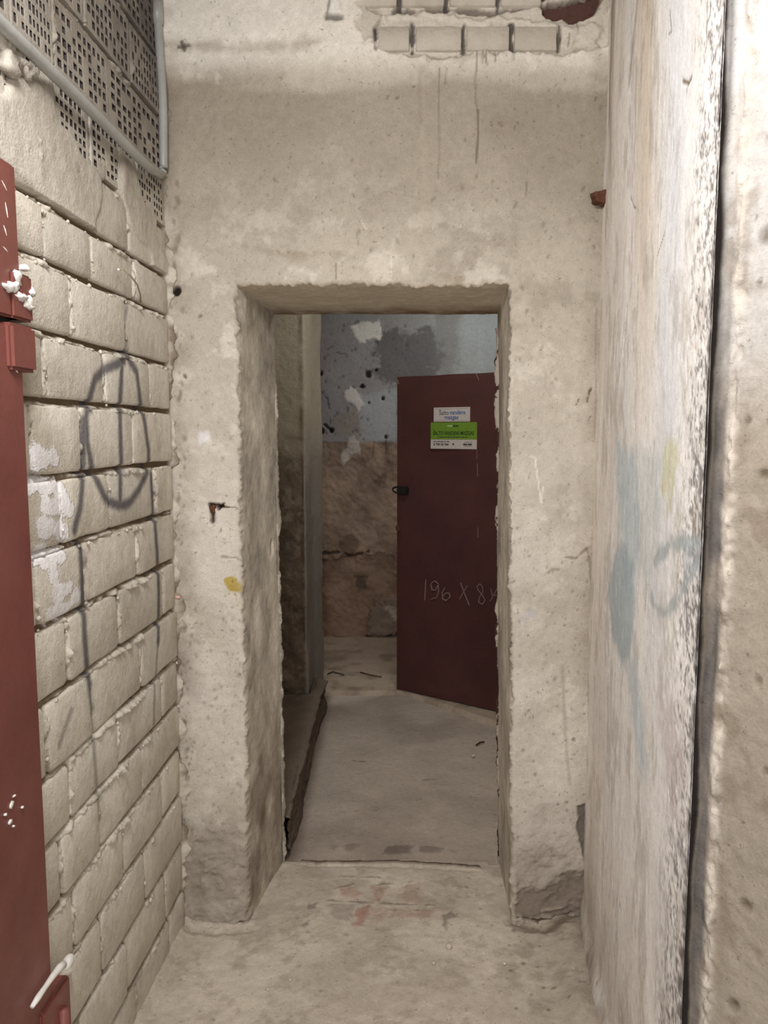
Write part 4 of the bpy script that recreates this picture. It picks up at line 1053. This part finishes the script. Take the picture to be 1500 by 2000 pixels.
lo_h = fobj('lower_hinge_plate', wbox(1.36, 1.472, .24, .485, .0, .043, .005), M_red)
bm = bmesh.new(); tube(bm, [(XL(1.43)+.047, 1.43, .20), (XL(1.43)+.047, 1.43, .44)], .011, 12); fobj('hinge_pin', bm, M_red, lo_h, True)
# pale foam squeezed out round the upper hinge, and a bead on the lower one
fh = Vector((FX(1.43), 1.43, 1.80)); 
def onf(px, py, out=.0):
    p_ = hit(px, py, pL+nL*.035, nL); return p_+nL*out
fo = empty('foam_lump', onf(38, 600)); tag(fo, 'torn white foam stuck to the edge of the oxblood frame at its upper hinge', 'foam')
for px, py, a, b in ((30, 540, .013, .016), (22, 560, .014, .012), (36, 580, .020, .014), (50, 592, .016, .016), (14, 562, .018, .009), (58, 572, .008, .012), (52, 600, .012, .010), (44, 524, .012, .008)):
    o = lump('foam_bit', onf(px, py, .004), .007, a, b*.75, M_foam, None, .45, 2, 5); o.parent = fo; o.location = o.location-fo.location
fb = empty('foam_bead', onf(100, 1920)); tag(fb, 'smooth white bead of foam running down the lower hinge of the oxblood frame', 'foam')
pts = [onf(px, py, .012) for px, py in ((50, 1966), (62, 1948), (76, 1928), (90, 1908), (104, 1890), (112, 1884))]
bm = bmesh.new(); tube(bm, [p_-fb.location for p_ in pts], [.004, .006, .005, .006, .007, .008], 10); bm_obj('foam_tail', bm, M_foam, fb, True)
o = lump('foam_head', onf(121, 1878, .012)-fb.location, .010, .020, .012, M_foam, fb, .06, 3)
# paint chips on the post
for k_, (px, py, a) in enumerate(((22, 1572, .007), (18, 1606, .006), (42, 1576, .003), (9, 1590, .003), (25, 1614, .003), (27, 1554, .003))):
    o = lump('plaster_fleck', onf(px, py, .001), .003, a*1.3, a*.8, M_foam, None, .4, 1); o.parent = fr_; o.location = o.location-fr_.location
bm = bmesh.new()
for (a, b) in (((2, 352), (12, 372)), ((9, 395), (14, 425)), ((6, 440), (12, 460)), ((5, 482), (14, 492)), ((34, 672), (38, 690)), ((28, 720), (34, 728))):
    pa, pb = onf(*a, .001), onf(*b, .001); tube(bm, [pa, (pa+pb)/2, pb], [.0006, .0014, .0006], 6)
fobj('plaster_streaks', bm, M_foam)['kind'] = 'stuff'

# ================================================================== grey pipe
pc = [hit(px, py, pL+nL*.030, nL) for px, py in ((-60, -18), (0, 44), (100, 140), (200, 238), (285, 322))]
end = atY(319, 345, YF-.035); 
bend = [pc[-1]+(end-pc[-1])*.5, end+Vector((-.006, -.016, .001)), end+Vector((0, 0, .022))]
topp = [atY(319, 300, YF-.035), atY(318, 200, YF-.033), atY(312, 100, YF-.035), atY(307, 20, YF-.036), atY(305, -60, YF-.035)]
topp.append(topp[-1]+Vector((0, 0, .35)))
start = pc[0]+(pc[0]-pc[1]).normalized()*.5; start.z = pc[0].z
pp = empty('conduit_pipe', tuple(end)); tag(pp, 'grey painted pipe along the upper brickwork that bends up in the corner', 'pipe')
bm = bmesh.new()
allp = [start]+pc+bend+topp
fine_ = [allp[0]]
for i in range(len(allp)-1):
    p0_, p1_, p2_, p3_ = allp[max(i-1, 0)], allp[i], allp[i+1], allp[min(i+2, len(allp)-1)]
    for j in range(1, 7):
        t_ = j/6; fine_.append(.5*((2*p1_)+(-p0_+p2_)*t_+(2*p0_-5*p1_+4*p2_-p3_)*t_*t_+(-p0_+3*p1_-3*p2_+p3_)*t_**3))
tube(bm, [p_-end for p_ in fine_], .0125, 16); bm_obj('pipe_run', bm, M_pipe, pp, True)
cpt = atY(307, 30, YF-.036); bm = bmesh.new(); tube(bm, [atY(306.5, -5, YF-.036)-end, atY(308, 48, YF-.036)-end], .0165, 16); bm_obj('pipe_sleeve', bm, M_pipe, pp, True)
# crust of mortar by the pipe, upper left
for px, py, r in ((8, 88, .022), (24, 100, .026), (36, 122, .018), (14, 122, .020), (48, 140, .014)):
    o = lump('mortar_crust', hit(px, py, pL+nL*.006, nL), .018, r*1.3, r, mL, None, .35, 2, 4); o.parent = wall_left

# bent wire sticking out of the brick joint
w = [hit(x_, y_, pL+nL*o_, nL) for x_, y_, o_ in ((232, 527, .012), (240, 524, .022), (256, 540, .028), (268, 556, .026), (274, 575, .016), (275, 590, .003))]
wo = empty('bent_wire', tuple(w[-1])); tag(wo, 'thin bent wire poking out of the brick joint left of the doorway', 'wire')
bm = bmesh.new(); tube(bm, [p_-w[-1] for p_ in w], .0022, 6); bm_obj('wire_strand', bm, M_wire, wo, True)
lump('wire_tip', w[0]-w[-1], .004, .005, .004, M_foam, wo, .2, 1)
# rusty stub in the right corner
rs = atY(1172, 388, YF-.02)
st_o = lump('rusty_stub', rs+Vector((0, -.008, 0)), .022, .022, .017, M_rust, None, .4, 3, 5); tag(st_o, 'rusty metal stub sticking out high in the right corner of the doorway wall', 'metal stub')
# broken fixing on the left pier
bkt = lump('rusty_fixing', atY(416, 992, YF-.004), .010, .006, .013, M_rust, None, .45, 2, 6); tag(bkt, 'dark broken metal fixing on the left pier of the doorway', 'metal stub')

# ================================================================== crumbs on the floor
def pebble(px, py, r, lab, grp_=None, fz=0.004):
    p_ = floor_at(px, py, fz); o = lump('rubble_crumb', (p_.x, p_.y, fz+r*.3), r, r*.9, r*.65, M_peb, None, .22, 2); tag(o, lab, 'rubble', grp_); return o
pebble(877, 1850, .0115, 'largest pale crumb of rubble, round, lying in front of the right pier')
for px, py, r, lab in ((847, 1882, .006, 'small pale crumb just below and left of the largest crumb'), (986, 1883, .006, 'pale crumb near the right wall, right of the largest crumb'),
                       (523, 1933, .005, 'pale crumb at lower left of the floor, nearest the brick wall'), (567, 1915, .0045, 'pale crumb at lower left, a little right of the nearest one'), (925, 1477, .010, 'round white crumb on the passage floor under the maroon door')):
    pebble(px, py, r, lab)
for px, py, lab in ((924, 1886, 'tiny pale grain on the near floor, right of the largest crumb'), (1150, 1922, 'tiny pale grain by the foot of the right wall, nearest the camera'),
                    (550, 1835, 'tiny pale grain on the near floor in front of the left pier'), (660, 1846, 'tiny pale grain just in front of the worn red patches')):
    pebble(px, py, .0035, lab)
def twig(name, pts, r, lab, fz, mat):
    q_ = [floor_at(x_, y_, fz) for x_, y_ in pts]; e = empty(name, tuple(q_[0])); tag(e, lab, 'twig')
    bm = bmesh.new(); tube(bm, [v-q_[0] for v in q_], r, 6); bm_obj('stem', bm, mat, e, True)
twig('twig', [(930, 1455), (938, 1450), (946, 1449)], .004, 'short dark twig on the passage floor near the right jamb', .008, M_rust)
twig('twig', [(640, 1316), (650, 1312), (672, 1318)], .004, 'dark twig at the left of the far room floor', .03, M_black)
twig('twig', [(704, 1313), (722, 1318), (745, 1322)], .004, 'long thin twig in the middle of the far room floor', .03, M_rust)
lump_o = lump('pink_plaster_blob', atY(347, 1166, YF-.012), .008, .008, .007, flat('pink_paint', lin(226, 170, 160)), None, .2, 2); tag(lump_o, 'small pink blob in the corner crack between brickwork and doorway wall', 'paint blob')
